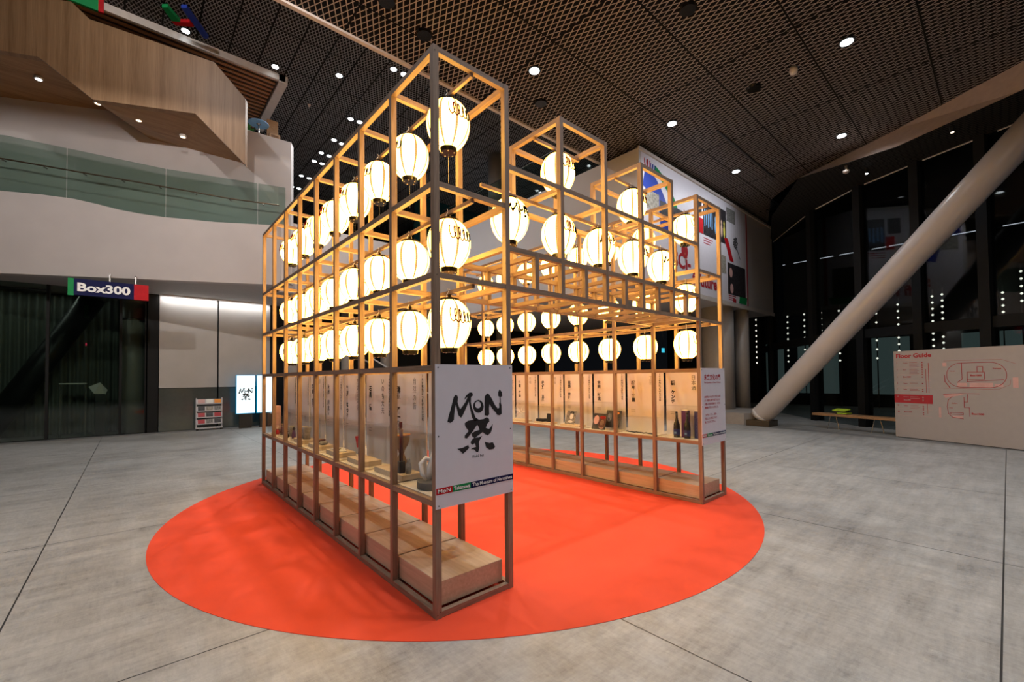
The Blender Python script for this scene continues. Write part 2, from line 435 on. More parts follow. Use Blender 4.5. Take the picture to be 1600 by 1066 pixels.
# glass facade: panes between dark mullions
def facade_point(i, t):
    a, b = Vector((*FAC[i], 0)), Vector((*FAC[i + 1], 0)); return a.lerp(b, t)
for i in range(len(FAC) - 1):
    a, b = facade_point(i, 0), facade_point(i, 1); d = (b - a).normalized(); n = Vector((d.y, -d.x, 0))
    w = struct(MB().prism([a, b, b + Z_ * 7.1, a + Z_ * 7.1], n * 0.03).obj('window_%d' % (i + 1), M['g_front']))
    m_ = MB().obox((a + Z_ * 3.55), d, n, Z_, 0.10, 0.16, 3.55)
    m_.obox((a + b) / 2 + Z_ * 2.72, d, n, Z_, (b - a).length / 2, 0.09, 0.13)
    m_.obj('window_frame', M['dark'], w)
kl = [(15.1, 4.2), (12.78, 3.0), (12.45, 1.5), (11.95, -0.65), (11.66, -2.7), (10.6, -7)]
mb = MB(); P = [(x, y, 0.004) for x, y in kl] + [(x + 0.42, y + 0.05, 0.004) for x, y in kl]
mb.add(P, [(i, i + 1, i + 7, i + 6) for i in range(5)]); struct(mb.obj('trim_2', M['kerb']))
# ground outside and a dark building opposite
struct(MB().box(24.5, 25.5, -10, 12, 0, 14).obj('wall_opposite', M['dark']))

# ------------------------------------------------------------------ left: balcony, fascia, curtain wall
B0, B1 = Vector((-3.86, 13.30, 0)), Vector((1.67, 10.61, 0))
bd = (B1 - B0).normalized(); bn = Vector((-bd.y, bd.x, 0))       # bn points back (+y)
Bm = B0 - bd * 6
def on_band(t): return B0 + bd * t                                 # t metres along
TOP = [(-6, 6.13), (0, 6.13), (0.75, 6.12), (1.4, 6.08), (1.9, 5.99), (2.35, 5.89), (2.8, 5.83), (3.3, 5.79), (4.5, 5.76), ((B1 - B0).length, 5.80)]
pts = [on_band(t) + Z_ * z for t, z in TOP] + [on_band(TOP[-1][0]) + Z_ * 4.15, on_band(-6) + Z_ * 4.15]
wall_slab('wall_balcony', pts, bn * 0.25, M['plaster'])
wall_slab('wall_balcony_return', [B1 + Z_ * 4.15 + bn * .02, B1 + Z_ * 5.80 + bn * .02, Vector((1.75, 11.7, 5.8)), Vector((1.75, 11.7, 4.15))], X_ * -0.1, M['plaster'])
wall_slab('wall_balcony_back', [(1.67, 11.7, 4.15), (8.49, 11.7, 4.15), (8.49, 11.7, 6.28), (1.67, 11.7, 6.28)], (0, 0.25, 0), M['plaster'])
struct(MB().prism([on_band(-6) + Z_ * 4.15 + bn * .25, B1 + Z_ * 4.15 + bn * .25, Vector((1.75, 11.9, 4.15)), Vector((8.49, 11.9, 4.15)), Vector((8.49, 16, 4.15)), Vector((-9.3, 16.8, 4.15))], Z_ * 0.1).obj('ceiling_soffit', M['soffit']))
# upper white wall behind the balcony glass
U0, U1 = B0 - bd * 6 + bn * 0.5, on_band((B1 - B0).length + 0.05) + bn * 0.5
wall_slab('wall_upper', [U0 + Z_ * 4.3, U1 + Z_ * 4.3, U1 + Z_ * 8.40, on_band((B1 - B0).length - 0.9) + bn * .5 + Z_ * 8.58, U0 + Z_ * 9.6], bn * 0.3, M['plaster'])
struct(MB().prism([U0 + Z_ * 8.2 + bn * .3, U1 + Z_ * 8.2 + bn * .3, Vector((1.9, 15, 8.2)), Vector((-9, 18, 8.2))], Z_ * 0.15).obj('floor_upper', M['soffit']))
# balcony glass, rail
gb = thing('glass_balustrade', on_band(1.0) + Z_ * 5.8, 'curved-top glass balustrade with bronze rail on the white balcony at left', 'balustrade')
o = on_band(1.0) + Z_ * 5.8
GT = [(-6, 7.53), (0, 7.53), (2.35, 7.22), (3.3, 7.10), ((B1 - B0).length, 6.90)]
cuts = [-6, -3.6, -1.2, 1.2, 3.3, 5.45, (B1 - B0).length]
def interp(L, t):
    for (a, za), (b, zb) in zip(L, L[1:]):
        if t <= b: return za + (zb - za) * (t - a) / (b - a)
    return L[-1][1]
for a, b in zip(cuts, cuts[1:]):
    ts = [a + (b - a) * k / 6 for k in range(7)]; ts[0] += .012; ts[-1] -= .012
    pl = [on_band(t) + bn * .10 + Z_ * (interp(TOP, t) - .05) for t in ts] + [on_band(t) + bn * .10 + Z_ * interp(GT, t) for t in reversed(ts)]
    MB(o).prism(pl, bn * 0.015).obj('glass_pane', M['g_rail'], gb)
RT = [(-6, 6.92), (0, 6.92), (3.0, 6.62), (5.0, 6.41), ((B1 - B0).length, 6.36)]
MB(o).tube([on_band(t) + bn * .02 + Z_ * interp(RT, t) for t in [-6 + k * .6 for k in range(21)]], 0.018, 6).obj('handrail', M['bronze'], gb, True)
for k in range(15):
    t = -5.6 + k * .8; MB(o).obox(on_band(t) + bn * .06 + Z_ * (interp(RT, t) - .03), bd, bn, Z_, .012, .05, .012).obj('rail_bracket', M['steel'], gb)
# timber-clad stair volume
FP = [(-6.6, 13.0, 8.65), (-3.654, 11.577, 8.65), (-3.064, 11.29, 8.63), (-2.182, 10.861, 7.85), (-0.405, 9.998, 7.83), (0.536, 9.54, 6.744)]
TP = [(0.536, 9.54, 8.35), (-0.058, 9.829, 9.13), (-2.253, 10.896, 9.66), (-2.591, 11.06, 10.02), (-6.6, 13.0, 10.05)]
st = thing('timber_stair_balustrade', (-1, 10.6, 7.5), 'large ribbed oak-clad stair balustrade hanging over the white balcony at top left', 'stair')
MB((-1, 10.6, 7.5)).prism(FP + TP, (0.07, 0.14, 0)).obj('cladding', M['front'], st)
BPk = [(-6.6, 15.2, 8.67), (-4.005, 13.926, 8.67), (-1.901, 12.906, 8.66), (-1.154, 12.544, 8.04), (-0.4, 12.18, 7.9), (0.86, 11.56, 7.64)]
mb = MB((-1, 10.6, 7.5))
mb.add(FP + BPk, [(0, 1, 7, 6), (1, 2, 8, 7), (2, 3, 9, 8), (3, 4, 10, 9), (4, 5, 11, 10)])
mb.obj('stair_soffit', M['under'], st)
MB((-1, 10.6, 7.5)).prism([(.525, 9.70, 6.90), (0.85, 11.56, 7.64), (0.85, 11.56, 8.5), (.525, 9.70, 8.30)], (-0.06, 0.03, 0)).obj('end_panel', M['front'], st)
for i, (px, py, pz) in enumerate([(-3.16, 12.2, 8.60), (-2.15, 11.9, 8.3), (-1.4, 11.3, 7.9), (-.55, 11.2, 7.76)]):
    t = thing('recessed_light', (px, py, pz), '%s small recessed light under the timber stair' % ['brightest, leftmost', 'second from left', 'third from left', 'dim, rightmost'][i], 'ceiling light', 'recessed lights under the stair')
    MB((px, py, pz)).lathe((px, py, pz - .035), [(0.055, 0), (0.055, .05)], 16).obj('lens', M['lamp'] if i == 0 else M['lamp_warm'], t)
    MB((px, py, pz)).lathe((px, py, pz - .03), [(0.075, 0), (0.075, .05)], 16).obj('trim_ring', M['trim'], t)
# slatted ceiling on the upper floor
sl = struct(MB().box(-9, 1.70, 11.13, 17, 10.22, 10.28).obj('ceiling_slatted', M['black']))
mb = MB()
for k in range(28): mb.box(-9, 1.60, 11.22 + k * .205, 11.31 + k * .205, 10.185, 10.215)
mb.obj('slats', M['slat'], sl)
MB().box(-9, 1.78, 11.05, 11.13, 10.1, 10.28).obj('edge_trim', M['trim'], sl)
MB().box(1.62, 1.84, 11.05, 14.2, 10.06, 10.28).obj('edge_trim', M['trim'], sl)
# upper terrace furniture glimpsed over the white wall
t = thing('cafe_table', (1.25, 11.8, 8.35), 'round pale glass cafe table on the upper terrace above the white wall', 'table')
MB((1.25, 11.8, 8.35)).lathe((1.25, 11.8, 9.02), [(.27, 0), (.27, .02)], 28).obj('tabletop', M['lblue'], t)
MB((1.25, 11.8, 8.35)).lathe((1.25, 11.8, 8.35), [(.15, 0), (.02, .03), (.02, .64), (.06, .67)], 12).obj('pedestal', M['steel'], t)
t = thing('wooden_chair', (1.66, 11.85, 8.35), 'brown wooden chair beside the cafe table on the upper terrace', 'chair')
c0 = (1.66, 11.85, 8.35)
MB(c0).box(1.52, 1.80, 11.70, 12.0, 8.80, 8.84).obj('seat', M['bench'], t)
MB(c0).box(1.50, 1.80, 11.96, 12.0, 8.84, 9.36).obj('backrest', M['bench'], t)
for x, y in ((1.54, 11.72), (1.78, 11.72), (1.54, 11.97), (1.78, 11.97)): MB(c0).box(x - .02, x + .02, y - .02, y + .02, 8.35, 8.80).obj('leg', M['bench'], t)
t = thing('potted_plant', (1.08, 12.2, 8.35), 'small bright green potted plant behind the terrace table', 'plant')
MB((1.08, 12.2, 8.35)).lathe((1.08, 12.2, 8.35), [(.09, 0), (.12, .55)], 12).obj('pot', M['paperw'], t)
mb = MB((1.08, 12.2, 8.35))
for k in range(40):
    a = random.random() * 6.28; e = random.random() * 1.2 + .2; L = .12 + random.random() * .2
    p = Vector((1.08, 12.2, 8.88)); q = p + Vector((math.cos(a) * math.cos(e), math.sin(a) * math.cos(e), math.sin(e))) * L; s_ = Vector((-math.sin(a), math.cos(a), 0)) * .025
    mb.add([p, (p + q) / 2 + s_, q, (p + q) / 2 - s_], [(0, 1, 2, 3)])
mb.obj('foliage', M['leaf'], t)
# hanging coloured bars on the far ceiling, and the green sign
K = 1.102; Cx, Cy = -1.475, -2.442
def up(p, k=K): return (Cx + (p[0] - Cx) * k, Cy + (p[1] - Cy) * k)
t = thing('ceiling_emblem', (-.7, 10.3, 10.15), 'green, red and blue bar emblem hanging under the mesh ceiling at top left', 'sign')
for nm, mt, q in (('green_bar', 'green', [(-1.069, 8.971), (-.979, 8.893), (-.75, 9.19), (-.884, 9.278)]), ('red_bar', 'red', [(-.893, 9.308), (-.578, 9.061), (-.513, 9.162), (-.812, 9.373)]), ('blue_bar', 'blue', [(-.767, 8.732), (-.676, 8.655), (-.226, 9.341), (-.300, 9.423)])):
    MB((-.7, 10.3, 10.15)).prism([(*up(p), 10.12) for p in q], (0, 0, .08)).obj(nm, M[mt], t)
t = thing('hanging_sign', (-2.2, 11.0, 10.0), 'green hanging sign with a red end, cut off by the top edge at left', 'sign')
MB((-2.2, 11.0, 10.0)).box(-3.4, -2.12, 10.98, 11.04, 9.98, 10.5).obj('green_panel', M['green'], t)
MB((-2.2, 11.0, 10.0)).box(-2.12, -2.03, 10.98, 11.04, 9.98, 10.5).obj('red_end', M['red'], t)

# curtain wall on the ground floor, y = 14.4
YW = 14.4
for i, (a, b) in enumerate([(-10, -5.3), (-5.3, -3.17), (-3.17, -1.72), (-1.72, -1.16)]):
    w = struct(MB().box(a, b, YW, YW + .03, 0, 4.15).obj('window_%d' % (20 + i), M['g_dark']))
    MB().box(b - .03, b + .03, YW - .05, YW + .1, 0, 4.15).obj('window_frame', M['dark'], w)
struct(MB().box(-1.16, -0.88, YW - .05, YW + .2, 0, 4.15).obj('wall_dark_pier', M['dark']))
for i, (a, b) in enumerate([(-.86, .60), (.64, 2.12)]):
    struct(MB().box(a, b, YW - .02, YW + .06, 1.33, 4.15).obj('wall_panel_%d' % (i + 1), M['panel']))
    struct(MB().box(a, b, YW + .0, YW + .06, 0.02, 1.31).obj('wall_glass_%d' % (i + 1), M['greenglass']))
struct(MB().box(-10, 2.2, YW + .1, YW + .2, 0, 0.02).obj('baseboard_back', M['dark']))
struct(MB().box(-10, 2.2, YW - .45, YW - .02, 0, 0.012).obj('trim_3', M['kerb']))
struct(MB().box(2.14, 16, YW + .1, YW + .3, 0, 4.15).obj('wall_back', M['dark']))
struct(MB().box(-10, 16, 16.6, 16.8, 0, 4.15).obj('wall_inner', M['darkgrey']))
struct(MB().box(-16, 20, 22, 22.2, 0, 10.3).obj('wall_far', M['dark']))
for i, x in enumerate([2.75, 4.6, 6.15, 8.4, 12.1, 15.5]):
    t = thing('round_column', (x, 13.9, 0), 'grey round column in the dark hall behind the gate, %s from the left' % ['first', 'second', 'third', 'fourth', 'fifth', 'sixth'][i], 'column', 'columns in the dark hall')
    MB((x, 13.9, 0)).lathe((x, 13.9, 0), [(.21, .04), (.21, 4.15)], 24).obj('shaft', M['column'], t, True)
    MB((x, 13.9, 0)).lathe((x, 13.9, 0), [(.24, 0), (.24, .05)], 24).obj('base_ring', M['steel'], t, True)
t = thing('round_column', (-1.45, 14.9, 0), 'dark grey round column with a ring joint behind the left glazing', 'column')
MB((-1.45, 14.9, 0)).lathe((-1.45, 14.9, 0), [(.30, 0), (.30, 4.12)], 28).obj('shaft', M['column'], t, True)
MB((-1.45, 14.9, 0)).lathe((-1.45, 14.9, 3.36), [(.30, 0), (.325, .01), (.325, .05), (.30, .06)], 28).obj('ring', M['steel'], t, True)
# curtain behind the glass
mb = MB(); N = 300; vs = []
for k in range(N + 1):
    x = -10 + 8.4 * k / N; y = 15.7 + .07 * math.sin(k * 1.05) + .03 * math.sin(k * .37); vs += [(x, y, 0.02), (x, y, 4.1)]
mb.add(vs, [(2 * k, 2 * k + 2, 2 * k + 3, 2 * k + 1) for k in range(N)])
tag(mb.obj('curtain', M['curtain'], smooth=True), 'dark green floor-length pleated curtain behind the left glazing', 'curtain')
t = thing('diagonal_strut', (-3.6, 15.1, 0), 'thick dark diagonal steel tube behind the left glazing', 'strut')
MB((-3.6, 15.1, 0)).tube([(-4.42, 15.1, 0.02), (-2.32, 15.1, 4.0)], .28, 24).obj('tube', M['black'], t, True)
# table and paper model built behind the glazing to imitate reflected exhibits
t = thing('table_reflection', (-2.75, 14.8, 0), 'thin-framed table standing in for a reflection in the left glazing', 'table')
for x in (-2.95, -2.45):
    for y in (14.65, 14.95): MB((-2.75, 14.8, 0)).box(x - .01, x + .01, y - .01, y + .01, 0, 1.48).obj('leg', M['steel'], t)
MB((-2.75, 14.8, 0)).box(-2.97, -2.43, 14.63, 14.97, 1.48, 1.51).obj('tabletop', M['white'], t)
t = thing('sculpture_reflection', (-2.18, 14.8, 0), 'crumpled white bird shape standing in for a reflection in the left glazing', 'sculpture')
mb = MB((-2.18, 14.8, 0))
mb.add([(-2.4, 14.8, 1.40), (-2.28, 14.75, 1.2), (-2.05, 14.8, 1.16), (-2.0, 14.85, 1.3), (-2.16, 14.78, 1.52), (-2.22, 14.9, 1.3)], [(0, 1, 4), (1, 2, 4), (2, 3, 4), (3, 5, 4), (5, 0, 4), (0, 1, 5), (1, 2, 5), (2, 3, 5)])
mb.obj('folded_paper', M['white'], t)
MB((-2.18, 14.8, 0)).box(-2.25, -2.05, 14.7, 14.9, 0, 1.19).obj('plinth', M['darkgrey'], t)
MBr = MB().box(-2.52, -2.49, 15.60, 15.66, 2.62, 2.70)
tag(MBr.obj('indicator_lamp', M['redled']), 'tiny red indicator lamp behind the left glazing', 'lamp')

# Box300 sign under the balcony edge
SO = (-1.9, 12.0, 3.8)
t = thing('hanging_sign', SO, 'navy hanging sign reading Box300 with green and red ends under the white balcony', 'sign')
MB(SO).box(-2.62, -2.52, 11.97, 12.09, 3.585, 3.985).obj('green_end', M['green'], t)
MB(SO).box(-2.52, -1.45, 11.97, 12.09, 3.60, 3.985).obj('navy_panel', M['navy'], t)
MB(SO).box(-1.45, -1.17, 11.97, 12.09, 3.60, 3.985).obj('red_end', M['red'], t)
mb = MB(SO); put_text(mb, 'Box300', (-2.46, 11.969, 3.70), X_, Z_, 0.27, -Y_, 0.035, width=0.94); mb.obj('lettering', M['white_ink'], t)
for x, yf in ((-1.9, 12.36), (-1.42, 12.13)):
    MB(SO).box(x - .012, x + .012, 12.02, 12.04, 3.985, 4.20).obj('hanger', M['steel'], t)
    MB(SO).box(x - .012, x + .012, 12.02, yf, 4.18, 4.205).obj('hanger', M['steel'], t)

# brochure rack and two upright screens by the white panels
RO = (.36, 14.05, 0)
t = thing('brochure_rack', RO, 'grey brochure rack on castors with four tiers of leaflets below the white panels', 'rack')
for x in (.03, .69): MB(RO).box(x - .015, x + .015, 14.05, 14.12, 0.06, 1.0).obj('side_post', M['rack'], t)
MB(RO).box(.02, .70, 13.93, 14.13, .06, .09).obj('base', M['rack'], t)
for x in (.05, .67): MB(RO).lathe((x, 13.98, 0.0), [(.03, 0), (.03, .06)], 10).obj('castor', M['black'], t)
for k, z in enumerate((.22, .42, .62, .84)):
    MB(RO).obox((.36, 14.04, z + .05), X_, (0, .35, 1), (0, 1, -.35), .33, .075, .008).obj('shelf', M['rack'], t)
    MB(RO).box(.03, .69, 13.98, 14.0, z - .03, z - .005).obj('shelf_lip', M['rack'], t)
cols = ['dred', 'photo', 'photod', 'dred', 'photod', 'dred', 'photod', 'photot', 'photo', 'pink', 'paperw', 'orange']
for k, z in enumerate((.22, .42, .62, .84)):
    for c in range(3):
        x0 = .06 + c * .21; nm = ['lowest', 'second lowest', 'second highest', 'top'][k]; cc = ['left', 'middle', 'right'][c]
        m_ = MB((x0 + .09, 14.0, z)).obox((x0 + .095, 14.015, z + .06), X_, (0, .35, 1), (0, 1, -.35), .088, .062, .004)
        tag(m_.obj('leaflet', M[cols[k * 3 + c]]), 'leaflet stack on the %s tier of the rack, %s column' % (nm, cc), 'leaflet', 'leaflets in the brochure rack')
for i, x0 in enumerate((1.04, 1.62)):
    o_ = (x0 + .27, 13.85, 0)
    t = thing('digital_screen', o_, ['glowing upright screen showing a black brush logo on white, beside the rack', 'second glowing upright screen, mostly hidden by the gate post'][i], 'screen')
    MB(o_).box(x0 - .0, x0 + .54, 13.84, 13.90, .46, 1.72).obj('bezel', M['screen_edge'], t)
    MB(o_).box(x0 + .015, x0 + .525, 13.832, 13.84, .48, 1.70).obj('display', M['screen'], t)
    MB(o_).box(x0 + .09, x0 + .44, 13.83, 13.92, 0, .46).obj('foot', M['black'], t)

# ------------------------------------------------------------------ right: white upper box with posters
BO = (8.49, 3.8, 3.97)
bw = struct(MB().box(8.49, 18.2, 3.8, 21.9, 3.97, 7.56).obj('wall_box', M['boxwall']))
struct(MB().box(8.45, 18.24, 3.76, 3.80, 3.93, 4.06).obj('trim_4', M['trim']))
struct(MB().box(8.45, 18.24, 3.76, 3.80, 7.50, 7.58).obj('trim_5', M['trim']))
gp = thing('glass_balustrade', (8.5, 8, 7.56), 'dark glass balustrade along the top of the white box, behind the gate', 'balustrade')
for k in range(5): MB((8.5, 8, 7.56)).box(8.50, 8.52, 5.4 + k * 1.6, 6.96 + k * 1.6, 7.56, 8.7).obj('glass_pane', M['g_rail'], gp)
PO = (12, 3.79, 6)
pw = thing('mural_poster', PO, 'large white mural poster with photographs and red lettering on the white box wall', 'poster')
def quad(nm, mt, x0, x1, z0, z1, lift=.006, skew=0.0):
    MB(PO).prism([(x0, 3.8 - lift, z0), (x1, 3.8 - lift, z0), (x1 + skew, 3.8 - lift, z1), (x0 + skew, 3.8 - lift, z1)], (0, .004, 0)).obj(nm, M[mt], pw)
quad('sheet', 'sign', 8.6, 15.56, 4.08, 7.48, .004)
def curls(mb, o, ax, up_, nrm, s, n=3, r=.004, mapf=None):
    P = []
    for k in range(n * 14 + 1):
        a = k / 14 * 2 * PI; P.append(Vector(o) + Vector(ax) * s * (k / 14 * .42 - .16 * math.sin(a) + .02) + Vector(up_) * s * (.40 * math.cos(a) * 1.0) + Vector(nrm) * .002)
    mb.tube([mapf(p) for p in P] if mapf else P, r, 4)
mb = MB(PO); curls(mb, (8.75, 3.79, 7.25), X_, Z_, -Y_, .28, 2, .012); mb.obj('red_loops', M['red'], pw)
mb = MB(PO); curls(mb, (9.05, 3.79, 7.22), X_, Z_, -Y_, .22, 2, .012); mb.obj('blue_loops', M['blue'], pw)
def arc(nm, mt, cx, cz, r0, r1, a0, a1, lift=.008):
    P = [(cx + r1 * math.cos(a0 + (a1 - a0) * k / 20), 3.8 - lift, cz + r1 * math.sin(a0 + (a1 - a0) * k / 20)) for k in range(21)]
    P += [(cx + r0 * math.cos(a0 + (a1 - a0) * k / 20), 3.8 - lift, cz + r0 * math.sin(a0 + (a1 - a0) * k / 20)) for k in range(20, -1, -1)]
    mb = MB(PO); mb.add(P, [(k, k + 1, 40 - k, 41 - k) for k in range(20)]); mb.obj(nm, M[mt], pw)
arc('blue_arc', 'blue', 8.3, 5.4, 1.25, 1.85, .15, 1.3)
arc('green_arc', 'green', 8.7, 5.3, 1.9, 2.1, .2, 1.3)
quad('photo', 'photot', 8.75, 9.45, 6.05, 6.55, .010); quad('photo', 'photod', 9.5, 10.9, 5.9, 6.42, .010)
quad('photo', 'photod', 11.6, 12.0, 6.6, 7.15, .010)
quad('stage_photo', 'photod', 12.1, 13.78, 6.02, 7.16, .010)
for k in range(5): quad('stage_light', 'lblue', 12.16 + k * .13, 12.22 + k * .13, 6.3 + .05 * (k % 2), 6.85, .012)
for k, (x, c) in enumerate(((12.95, 'lblue'), (13.2, 'yellow'), (13.42, 'skin'), (13.62, 'yellow'))):
    mb = MB(PO); mb.lathe((0, 0, 0), [(.02, 0), (.07, .12), (.08, .3), (.03, .42), (.06, .5), (.02, .58)], 10)
    mb.v = [Vector((x - PO[0] + v.x + PO[0], 3.786 - PO[1] + (v.y + PO[1]) * .02, 6.2 - PO[2] + v.z + PO[2])) for v in mb.v]; mb.obj('stage_figure', M[c], pw)
quad('red_block', 'red', 11.8, 12.08, 6.02, 6.5, .010)
for k in range(3): quad('caption', 'dred', 12.1, 12.75 - .1 * k, 5.9 - k * .08, 5.93 - k * .08)
quad('red_ribbon', 'red', 14.05, 14.35, 5.5, 6.25, .012, -.45)
quad('lattice_photo', 'photo', 13.84, 14.55, 6.86, 7.33, .010)
quad('sprig_stem', 'photod', 14.9, 14.93, 5.7, 6.1, .010, -.3)
mb = MB(PO)
for k in range(26):
    a = k * 2.4; r = .03 * math.sqrt(k) * 1.2; x, z = 14.55 + r * math.cos(a), 6.2 + r * math.sin(a) * 1.2
    mb.add([(x - .05, 3.79, z), (x, 3.79, z - .03), (x + .05, 3.79, z + .01), (x, 3.79, z + .05)], [(0, 1, 2, 3)])
mb.obj('sprig_leaves', M['photod'], pw)
quad('portrait_photo', 'photod', 13.85, 15.35, 4.34, 5.42, .010)
for cx, cz in ((14.1, 5.1), (14.15, 4.55)):
    MB(PO).prism([(cx + .13 * math.cos(a * .524), 3.786, cz + .17 * math.sin(a * .524)) for a in range(12)], (0, .003, 0)).obj('portrait_face', M['pink'], pw)
quad('photo', 'photot', 13.3, 13.72, 5.0, 5.6, .010)
for k in range(3): quad('caption', 'dred', 13.9, 14.5 - .12 * k, 4.28 - k * .07, 4.31 - k * .07)
quad('red_block', 'dred', 14.25, 14.5, 4.09, 4.22, .010); quad('green_block', 'green', 14.75, 15.4, 4.1, 4.36, .010, .08)
quad('side_band', 'dred', 15.50, 15.60, 4.08, 7.48, .008)
MB(PO).prism([(10.85 + .20 * math.cos(a * .4), 3.79, 5.25 + .22 * math.sin(a * .4)) for a in range(16)], (0, .003, 0)).obj('red_disc', M['dred'], pw)
mb = MB(PO)
put_text(mb, 's SCi-', (9.75, 3.79, 4.72), X_, Z_, .62, -Y_, .03); put_text(mb, 'fi future', (11.3, 3.79, 4.34), X_, Z_, .52, -Y_, .03)
mb.obj('lettering', M['dred'], pw)
t = thing('round_column', (9.35, 10.7, 7.56), 'pale grey round column above the box terrace, seen through the gate', 'column')
MB((9.35, 10.7, 7.56)).lathe((9.35, 10.7, 7.56), [(.36, 0), (.36, 2.74)], 32).obj('shaft', M['column'], t, True)
MB((8.5, 8, 7.56)).tube([(8.51, 5.4, 8.72), (8.51, 13.4, 8.72)], .02, 6).obj('handrail', M['steel'], gp)
struct(MB().box(8.6, 20, 16.0, 16.1, 7.56, 10.3).obj('window_30', M['tealglass']))
# columns, ledge and strut base under the box
t = thing('round_column', (14.4, 4.42, 0), 'thick grey round column under the white box, right of the gate', 'column')
MB((14.4, 4.42, 0)).lathe((14.4, 4.42, 0), [(.53, 0), (.53, 3.97)], 40).obj('shaft', M['column'], t, True)
t = thing('round_column', (15.65, 4.08, 0), 'thin grey round column beside the thick one under the white box', 'column')
MB((15.65, 4.08, 0)).lathe((15.65, 4.08, 0), [(.25, 0), (.25, 3.97)], 28).obj('shaft', M['column'], t, True)
struct(MB().prism([(13.1, 5.6, 0), (12.85, 3.0, 0), (13.3, 2.7, 0), (15.2, 3.2, 0), (15.2, 5.6, 0)], (0, 0, .36)).obj('trim_6', M['column']))
SB = Vector((13.079, 2.536, 0.332)); ST = Vector((12.206, -1.777, 5.183)); sd = (ST - SB).normalized()
t = thing('diagonal_strut', (13.1, 2.6, 0), 'huge off-white diagonal steel tube leaning across the window wall', 'strut')
MB((13.1, 2.6, 0)).tube([SB - sd * .02, SB, ST, ST + sd * 2.6], .30, 48).obj('tube', M['strut'], t, True)
MB((13.1, 2.6, 0)).tube([SB - sd * .10, SB + sd * .02], .315, 48).obj('end_ring', M['trim'], t, True)
MB((13.1, 2.6, 0)).prism([SB + Vector((.02, .25, -.20)), SB + Vector((-.02, .75, -.33)), SB + Vector((-.02, -.1, -.33)), SB + Vector((0, -.22, -.05)), SB], (.05, .02, 0)).obj('gusset', M['bronze'], t)
MB((13.1, 2.6, 0)).prism([(12.75, 2.9, 0), (12.7, 2.25, 0), (13.3, 2.2, 0), (13.45, 2.9, 0)], (0, 0, .18)).obj('foot_block', M['bronze'], t)
# exit sign glowing behind
t = thing('exit_sign', (13.97, 6.32, 2.5), 'small glowing cyan exit sign left of the thick column', 'sign')
MB((13.97, 6.32, 2.5)).box(13.9, 14.05, 6.3, 6.34, 2.45, 2.62).obj('face', M['exitg'], t)
MB((13.97, 6.32, 2.5)).box(13.97, 13.98, 6.315, 6.325, 2.62, 3.97).obj('rod', M['black'], t)
t = thing('escalator', (6.2, 12.9, 0), 'dark escalator balustrade with pale edge lines behind the left wing', 'escalator')
for k, y in enumerate((12.5, 13.3)):
    MB((6.2, 12.9, 0)).prism([(4.9, y, 2.3), (7.9, y, .55), (8.6, y, .55), (8.6, y, 0.02), (7.6, y, 0.02), (4.9, y, 1.6)], (0, .06, 0)).obj('balustrade', M['black'], t)
    MB((6.2, 12.9, 0)).tube([(4.9, y + .03, 2.33), (7.9, y + .03, .58), (8.6, y + .03, .58)], .035, 8).obj('handrail', M['rack'], t)
MB((6.2, 12.9, 0)).prism([(4.9, 12.56, 1.7), (7.7, 12.56, .08), (8.6, 12.56, .03), (8.6, 12.56, 0), (7.5, 12.56, 0), (4.9, 12.56, 1.4)], (0, .74, 0)).obj('steps', M['darkgrey'], t)
# bench with lime cloth
a, b = Vector((13.62, 1.30, .40)), Vector((12.9, -.75, .40))
d = (b - a).normalized(); n = Vector((-d.y, d.x, 0))
t = thing('wooden_bench', (13.3, .4, 0), 'long low brown timber bench on thin metal legs by the window wall', 'bench')
MB((13.3, .4, 0)).obox((a + b) / 2, d, n, Z_, (b - a).length / 2, .17, .035).obj('seat', M['bench'], t, bevel=.008)
for k in (.22, .72):
    for s_ in (-1, 1):
        p = a.lerp(b, k) + n * .12 * s_; MB((13.3, .4, 0)).tube([p - Z_ * .035, Vector((p.x, p.y, 0)) + d * .08 * s_], .008, 6).obj('leg', M['steel'], t)
t = thing('lime_cloth', (13.4, .66, .435), 'folded lime green cloth with a black underside lying on the timber bench', 'cloth')
q = a.lerp(b, .32) + Z_ * .035
mb = MB((13.4, .66, .435)); mb.obox(q + Z_ * .115, d, n + Z_ * .15, Z_, .17, .12, .012); mb.obox(q + Z_ * .03 + d * .08, d, n, Z_ + d * .2, .12, .12, .014); mb.obj('cloth_fold', M['lime'], t)
MB((13.4, .66, .435)).obox(q + Z_ * .06, d, n, Z_, .14, .11, .028).obj('underside', M['black'], t)

# floor guide board
G0, G1 = Vector((12.58, -.60, 0)), Vector((11.74, -2.61, 0)); gd = (G1 - G0).normalized(); gn = Vector((gd.y, -gd.x, 0))
if gn.x > 0: gn = -gn
t = thing('floor_guide_board', G0, 'freestanding pale board headed Floor Guide with red plans, cut by the right edge', 'sign')
MB(G0).prism([G0 + Z_ * .02, G0 + gd * 3.4 + Z_ * .02, G0 + gd * 3.4 + Z_ * 2.09, G0 + Z_ * 2.09], -gn * .07).obj('board', M['guide'], t)
MB(G0).prism([G0 - gn * .01 + gd * .03, G0 - gn * .01 + gd * 3.37, G0 - gn * .01 + gd * 3.37 + Z_ * .02, G0 - gn * .01 + gd * .03 + Z_ * .02], -gn * .05).obj('base_strip', M['black'], t)
def gtxt(s, x, z, size, bold=0.0, mt='red', nm='lettering', width=None):
    mb = MB(G0); put_text(mb, s, G0 + gd * x + Z_ * z + gn * .001, gd, Z_, size, gn, bold, width=width); mb.obj(nm, M[mt], t)
gtxt('Floor Guide', .053, 1.925, .135, .04, mt='dred', width=.70)
def grect(mb, x0, x1, z0, z1, lift=.0015): flat(mb, [(x0, z0), (x1, z0), (x1, z1), (x0, z1)], G0, gd, Z_, gn, lift)
mb = MB(G0)
